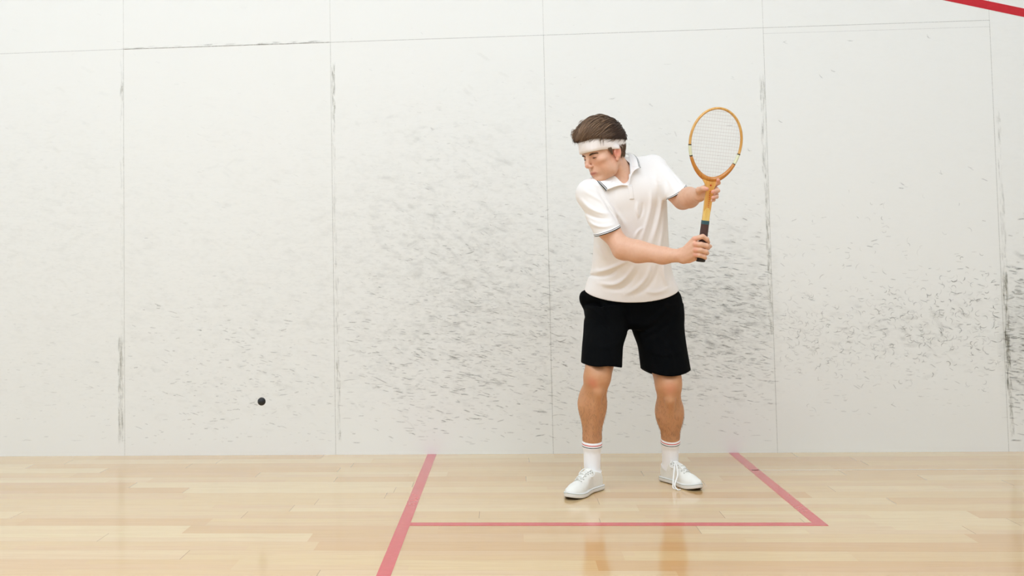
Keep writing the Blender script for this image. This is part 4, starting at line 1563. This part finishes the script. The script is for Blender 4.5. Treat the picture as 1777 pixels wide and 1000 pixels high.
def build_shoe(heel, toe, ankle, left, label, long_lace):
    d_ = (toe - heel)
    L = np.linalg.norm(d_)
    d_ /= L
    lat = np.array([-d_[1], d_[0], 0])       # to the foot's left side
    M = np.stack([lat, d_, np.array([0, 0, 1.0])], 1)
    fr = (M, heel)
    inner = 1 if left is False else -1       # big-toe side
    # outline: half widths (left,right) along the length
    ys = np.array([0, .02, .06, .35, .5, .65, .8, .92, .98, 1.0]) * L
    base_w = np.array([.004, .020, .029, .031, .037, .044, .043, .031, .016, .003])
    sh = inner * np.array([0, 0, 0, -.004, -.002, .002, .004, .007, .009, .010])

    def outline(off):
        Lp = [(sh[i] + base_w[i] + off, ys[i]) for i in range(10)]
        Rp = [(sh[i] - base_w[i] - off, ys[i]) for i in range(9, -1, -1)]
        pts_ = catmull([(a, b, 0) for a, b in Lp + Rp + [Lp[0]]], 5)[:-1]
        c = np.array([0, L / 2, 0])
        return pts_
    # sole: stacked rings
    prof = [(0.0, -.004, 2), (0.003, -.001, 2), (0.0032, .0018, 0), (0.008, .0030, 0), (0.016, .0032, 0), (0.0185, .0030, 0), (0.0188, .0034, 1), (0.0205, .0034, 1), (0.0208, .0028, 0), (0.024, .002, 0), (0.0245, -.006, 0)]
    V, Fs, mi = [], [], []
    n = None
    for (z, off, _) in prof:
        o_ = outline(off)
        n = len(o_)
        for p in o_:
            u = p[1] / L
            spring = 0.012 * max(0, (u - .72) / .28) ** 2
            zz = z + spring
            V.append(M @ np.array([p[0], p[1], zz]) + heel)
    for j in range(len(prof) - 1):
        for i in range(n):
            Fs.append((j * n + i, j * n + (i + 1) % n, (j + 1) * n + (i + 1) % n, (j + 1) * n + i))
            mi.append(prof[j][2] if prof[j][2] == prof[j + 1][2] else (prof[j + 1][2] if j != 1 else 0))
    Fs.append(tuple(range(n))[::-1]); mi.append(2)
    shoe = empty('shoe', tuple(heel))
    bpy.context.view_layer.update()
    shoe.parent = person
    shoe.matrix_parent_inverse = person.matrix_world.inverted()
    shoe['label'] = label
    bpy.context.view_layer.update()
    own(add_mesh('sole', V, Fs, [M_SOLE, M_SOLE_D, M_SOLE_U], shoe, midx=mi), shoe)['label'] = 'white rubber sole with a thin sage stripe'
    # upper
    B = Body().frame(fr)
    top = M.T @ (ankle - heel)
    sx = lambda u: float(np.interp(u * L, ys, sh))
    B.cone((sx(.16), .16 * L, .040), (sx(.45), .45 * L, .047), .034, .036, 0)
    B.cone((sx(.45), .45 * L, .047), (sx(.72), .72 * L, .031), .036, .034, .02)
    B.ell((sx(.76), .745 * L, .024), (.041, .062, .032), .02)
    B.ell((sx(.9), .88 * L, .022), (.030, .034, .026), .02)
    B.cone((0, .15 * L, .055), (top[0] * .6, top[1] * .5 + .15 * L * .5 + .004, .082), .034, .036, .02)
    B.cone((0, .26 * L, .074), (sx(.5), .50 * L, .056), .027, .027, .02)
    B.cone((0, .10 * L, .030), (0, .125 * L, .070), .025, .023, .015)

    def cut_out(P):
        q = (P - heel) @ M
        u = q[:, 1]
        wid = np.interp(u, ys, base_w) - .0008
        c = np.interp(u, ys, sh)
        return np.maximum(np.maximum(np.abs(q[:, 0] - c) - wid, -(q[:, 2] - .010)), np.maximum(-u + .003, u - L + .003))
    B.fn(cut_out, heel, 9, .006, 'i')
    # the opening, sloped from the heel up to the tongue
    on = M @ np.array([0, -0.30, 1.0])
    on /= np.linalg.norm(on)
    oc = M @ np.array([0, .12 * L, .083]) + heel
    B.fn(lambda P: (P - oc) @ on, oc, 9, .004, 'i')
    V, Fc = B.mesh(0.0022)
    up_ = own(add_mesh('upper', V, Fc, M_SHOE, shoe), shoe)
    up_['label'] = 'off-white canvas upper'

    def surf(x_, y_, lift=.001):
        z = np.linspace(.13, .0, 260)
        P = np.stack([np.full(260, x_), np.full(260, y_), z], 1) @ M.T + heel
        d0 = B.ev(P)
        i = np.argmax(d0 < lift)
        return P[i]
    # tongue, eyelets, laces
    tg = catmull([surf(sx(.62), .60 * L), surf(sx(.5), .48 * L, .002), surf(sx(.4), .37 * L, .003), surf(0, .31 * L, .003) + [0, 0, .004]], 5)
    V, Fs = tube(tg, (.0145, .0024), 12, flat=lat)
    own(add_mesh('tongue', V, Fs, M_SHOE, shoe), shoe)
    rowsy = [.66, .59, .52, .45, .385, .33]
    ev = MB()
    lc = MB()
    E_ = []
    for i, u in enumerate(rowsy):
        w = .0165 + .0012 * i
        a, b = surf(sx(u) - w, u * L, .0012), surf(sx(u) + w, u * L, .0012)
        E_.append((a, b))
        for q, s2 in ((a, -1), (b, 1)):
            t = np.linspace(0, 2 * math.pi, 9)[:-1]
            nrm = M @ np.array([s2 * .6, .35, .8]); nrm /= np.linalg.norm(nrm)
            e1 = np.cross(nrm, d_); e1 /= np.linalg.norm(e1); e2 = np.cross(nrm, e1)
            ring_ = [q + nrm * .0006 + (e1 * math.cos(k) + e2 * math.sin(k)) * .0024 for k in t]
            V, Fs = tube(ring_, .0009, 6, closed=True)
            add_mesh('eyelet', V, Fs, M_EYELET, shoe)
    for i, (a, b) in enumerate(E_):
        mid_ = surf(sx(rowsy[i]), rowsy[i] * L, .0012) + np.array([0, 0, .0052])
        lc.add(tube(catmull([a, (a + mid_) / 2 + [0, 0, .0035], mid_, (b + mid_) / 2 + [0, 0, .0035], b], 4), (.0030, .0013), 8, flat=d_))
        if i + 1 < len(E_):
            a2, b2 = E_[i + 1]
            for p, q in ((a, b2), (b, a2)):
                mm = (p + q) / 2 + np.array([0, 0, .0075])
                lc.add(tube(catmull([p, mm, q], 5), (.0026, .0012), 8, flat=d_))
    a, b = E_[-1]
    k = (a + b) / 2 + np.array([0, 0, .010])
    s2 = -1 if not left else 1
    for s3 in (-1, 1):
        lo_ = [k, k + lat * s3 * .022 + [0, 0, .004], k + lat * s3 * .040 + [0, 0, -.016] + d_ * .012, k + lat * s3 * .026 + [0, 0, -.020] + d_ * .026, k + [0, 0, .002]]
        if s3 == (-1 if left else 1) or not long_lace:
            lc.add(tube(catmull(lo_, 6), (.0030, .0013), 8, flat=np.array([0, 0, 1.0])))
    if long_lace:
        w_ = pt(1168, 812, -.905)
        end = np.array(pt(1168.5, 847, -.965))
        drop = [k, pt(1171, 808, -.885), pt(1169, 826, -.925), pt(1168, 840, -.955), end, end + np.array([.012, -.012, -.004])]
        lc.add(tube(catmull(drop, 6), (.0036, .0016), 8, flat=np.array([1.0, 0, 0])))
        end2 = np.array(pt(1176, 850, -.985)); end2[2] = max(.004, end2[2])
        drop = [k, pt(1174, 808, -.89), pt(1176, 824, -.93), pt(1171, 842, -.965), end2, end2 + np.array([.014, -.002, .0])]
        for q in drop: q[2] = max(q[2], .004)
        lc.add(tube(catmull(drop, 6), (.0034, .0015), 8, flat=np.array([1.0, 0, 0])))
    lc.build('laces', M_LACE, shoe)
    bpy.context.view_layer.update()
    for ch in shoe.children:
        ch.matrix_parent_inverse = shoe.matrix_world.inverted()


build_shoe(FEET[0][0], FEET[0][1], pt(1028, 815, -0.952), False, 'white canvas lace-up shoe on the right foot, nearer the camera', False)
build_shoe(FEET[1][0], FEET[1][1], pt(1163, 802, -0.790), True, 'white canvas lace-up shoe on the left foot, lace hanging to the floor', True)

# ------------------------------------------------------------------ racquet
def wood(name, a, b):
    m = NT(name, rough=0.3, spec=0.5)
    P = m.coord()
    x, y, z = m.xyz(P)
    n = m.noise(m.comb(m.math('MULTIPLY', x, 60), m.math('MULTIPLY', y, 60), m.math('MULTIPLY', z, 7)), 2.0, 4, 0.5, 0.4)
    m.base(m.mix(m.ramp(n, 0.35, 0.7), lin(a), lin(b)))
    m.b.inputs['Coat Weight'].default_value = 0.6
    return m.m


M_ASH = wood('pale_varnished_ash', (222, 172, 92), (206, 148, 66))
M_DARKW = wood('amber_varnished_wood', (200, 130, 40), (184, 112, 30))
M_SHAFT = wood('yellow_shaft_wood', (240, 204, 120), (232, 190, 98))
M_GRIP = NT('brown_leather', rough=0.6, color=lin((74, 48, 42))).m
M_BLUEB = NT('teal_tape', rough=0.5, color=lin((48, 84, 90))).m
M_BLK = NT('black_cap', rough=0.5, color=lin((24, 20, 18))).m
M_WRAP = NT('cream_whipping', rough=0.6, color=lin((222, 224, 190))).m
M_STR = NT('gut_string', rough=0.4, color=lin((214, 208, 200))).m
M_REDL = NT('red_transfer', rough=0.4, color=lin((206, 84, 42))).m

RB, RT_ = pt(1215.0, 454.0, -1.243), pt(1250.0, 184.0, -1.345)
RU = (RT_ - RB); RLEN = np.linalg.norm(RU); RU /= RLEN
RX = np.array([1.0, 0.10, 0]); RX -= RU * (RX @ RU); RX /= np.linalg.norm(RX)
RN = np.cross(RX, RU)         # away from the face
RMAT = np.stack([RX, RN, RU], 1)
print('racquet length', RLEN)
racq = empty('racquet', tuple(RB))
racq.matrix_world = Matrix(((*RMAT[0], RB[0]), (*RMAT[1], RB[1]), (*RMAT[2], RB[2]), (0, 0, 0, 1)))
bpy.context.view_layer.update()
tag(racq, 'wooden tennis racquet with amber frame, white strings and brown grip held up in both hands', 'racquet')
HC, HA, HB_ = RLEN - 0.162, 0.1165, 0.162 - 0.010        # centre height, half width, half height of the hoop


def hoop(t):
    x_ = math.cos(t) * (HA - 0.005)
    z_ = math.sin(t)
    z_ = z_ * HB_ if z_ > 0 else z_ * (HB_ + .002)
    # egg shape: narrower towards the throat
    x_ *= 1.0 + 0.05 * math.sin(t) - 0.02 * math.sin(t) ** 2
    return np.array([x_, 0, HC + z_])


def arc(a, b, n, w, dpt, name, mat, closed=False):
    ts = np.linspace(math.radians(a), math.radians(b), n, endpoint=not closed)
    V, Fs = tube([hoop(t) for t in ts], (dpt, w), 12, closed=closed, flat=(0, 1, 0))
    o = add_mesh(name, V, Fs, mat, racq)
    return o


arc(-32, 206, 70, .0056, .0095, 'head_frame', M_ASH)['label'] = 'pale upper bow of the racquet head'
# lower bow is thicker and darker, swelling over the throat
ts = np.radians(np.linspace(206, 328, 50))
V, Fs = tube([hoop(t) + np.array([0, 0, -.004 * max(0, -math.sin(t)) ** 3]) for t in ts], [(.0098 + .0030 * max(0, -math.sin(t)) ** 2, .0060 + .0066 * max(0, -math.sin(t)) ** 2.5) for t in ts], 12, flat=(0, 1, 0))
add_mesh('lower_bow', V, Fs, M_DARKW, racq)['label'] = 'darker amber lower bow of the racquet head'
for a, b in ((186, 204), (-32, -14)):
    arc(a, b, 10, .0064, .0104, 'whipping', M_WRAP)['label'] = 'cream band round the hoop'
    for q in (a, b):
        arc(q - .8, q + .8, 3, .0067, .0107, 'band_edge', M_BLK)
# throat wedge + shaft: loft of rectangles
rows = [(HC - HB_ - .003, .0400, .0080), (HC - HB_ - .012, .0345, .0084), (HC - HB_ - .022, .0270, .0086), (HC - HB_ - .035, .0195, .0088), (HC - HB_ - .055, .0165, .0090), (HC - HB_ - .09, .0155, .0092), (.195, .0150, .0100), (.178, .0148, .0105)]


def rect_loft(rows, name, mat, parent, bev=.35):
    V, Fs = [], []
    for (z, a, b) in rows:
        c = bev * min(a, b)
        for (x_, y_) in ((a, b - c), (a - c, b), (-a + c, b), (-a, b - c), (-a, -b + c), (-a + c, -b), (a - c, -b), (a, -b + c)):
            V.append((x_, y_, z))
    for i in range(len(rows) - 1):
        for j in range(8):
            Fs.append((i * 8 + j, i * 8 + (j + 1) % 8, (i + 1) * 8 + (j + 1) % 8, (i + 1) * 8 + j))
    Fs.append(tuple(range(8))); Fs.append(tuple((len(rows) - 1) * 8 + j for j in range(8))[::-1])
    return add_mesh(name, V, Fs, mat, parent, smooth=False)


rect_loft(rows, 'shaft', M_SHAFT, racq)['label'] = 'yellow wooden shaft'
# amber facing on the throat, ending in a V
vz = HC - HB_ - .132
vs = []
for y_ in (.0080, .0098):
    for z_, a_ in ((HC - HB_ - .008, .0360), (HC - HB_ - .014, .0325), (HC - HB_ - .022, .0262), (HC - HB_ - .035, .0190), (HC - HB_ - .055, .0160), (vz - .012, .0148)):
        vs += [(-a_, y_, z_), (0, y_ + .0003, z_ + (.022 if z_ < vz else 0)), (a_, y_, z_)]
fs = []
for s2 in (0, 18):
    for i in range(5):
        for j in range(2):
            q = (s2 + i * 3 + j, s2 + i * 3 + j + 1, s2 + i * 3 + j + 4, s2 + i * 3 + j + 3)
            fs.append(q if s2 else q[::-1])
M_FACE = wood('amber_facing', (232, 178, 92), (222, 162, 74))
add_mesh('throat_facing', vs, fs, M_FACE, racq, smooth=False)['label'] = 'amber facing on the throat ending in a V'
# red lettering-like transfer on the throat (blurred in the photo to a column of small marks)
lt = MB()
r3 = np.random.default_rng(3)
zt = HC - HB_ - .030
for k in range(9):
    z_ = zt - .030 - k * .0085
    lt.box((-.0012 + r3.uniform(-.001, .001), .0100, z_), (.0030, .0110, z_ + .0018))
    lt.box((r3.uniform(-.001, .001), .0100, z_ + .0016), (r3.uniform(.0012, .003), .0110, z_ + .0050))
lt.build('lettering', M_REDL, racq, smooth=False)['label'] = 'column of small red characters down the throat'
lt = MB()
for k in range(5):
    a = k * 2 * math.pi / 5 + .3
    lt.box((.0025 * math.cos(a) - .0018, .0100, zt + .0025 * math.sin(a) - .0018), (.0025 * math.cos(a) + .0018, .0112, zt + .0025 * math.sin(a) + .0018))
lt.build('emblem', M_REDL, racq, smooth=False)['label'] = 'small red mark at the top of the throat'
rect_loft([(.012, .0176, .0155), (.10, .0163, .0150), (.168, .0157, .0140)], 'grip', M_GRIP, racq, .5)['label'] = 'dark brown leather grip'
rect_loft([(.166, .0163, .0145), (.182, .0158, .0135)], 'grip_tape', M_BLUEB, racq, .5)['label'] = 'teal band above the grip'
rect_loft([(.0, .0180, .0155), (.004, .0198, .0172), (.012, .0196, .0168), (.016, .0184, .0156)], 'butt_cap', M_BLK, racq, .5)
st = MB()
for k in range(20):
    z_ = HC - HB_ + .014 + k * (2 * HB_ - .028) / 19
    s = (z_ - HC) / HB_
    w = (HA - .005) * math.sqrt(max(0, 1 - s * s)) * (1 + .05 * s - .02 * s * s)
    xs = np.linspace(-w, w, 33)
    st.add(tube([(x_, .0007 * math.sin(k * math.pi + x_ * 400), z_) for x_ in xs], .00075, 5, flat=(0, 1, 0)))
for k in range(18):
    x_ = -.096 + k * .192 / 17
    s = min(1, abs(x_) / (HA - .006))
    h_ = HB_ * math.sqrt(max(0, 1 - s * s))
    zs = np.linspace(HC - h_ * .99, HC + h_ * .99, 33)
    st.add(tube([(x_, -.0007 * math.sin(k * math.pi + z_ * 300), z_) for z_ in zs], .00042, 5, flat=(0, 1, 0)))
o = st.build('strings', M_STR, racq)
o['label'] = 'white string bed'

# ------------------------------------------------------------------ ball in flight
m = NT('black_rubber', rough=0.55, color=lin((30, 30, 32)))
m.bump(m.noise(m.coord(), 300, 2), 0.2, 0.0005)
n1, n2 = 16, 32
bc = pt(454, 697, -0.75)
vs, fs = [], []
for i in range(n1 + 1):
    a = math.pi * i / n1
    for j in range(n2):
        b = 2 * math.pi * j / n2
        r_ = 0.0200 - (0.0004 if i == n1 // 2 else 0)
        vs.append((r_ * math.sin(a) * math.cos(b), r_ * math.sin(a) * math.sin(b), r_ * math.cos(a)))
for i in range(n1):
    for j in range(n2):
        fs.append((i * n2 + j, (i + 1) * n2 + j, (i + 1) * n2 + (j + 1) % n2, i * n2 + (j + 1) % n2))
ball = add_mesh('squash_ball', vs, np.array(fs), m.m)
ball.location = tuple(bc)
tag(ball, 'small black rubber ball in flight at the left, before the white wall', 'ball')
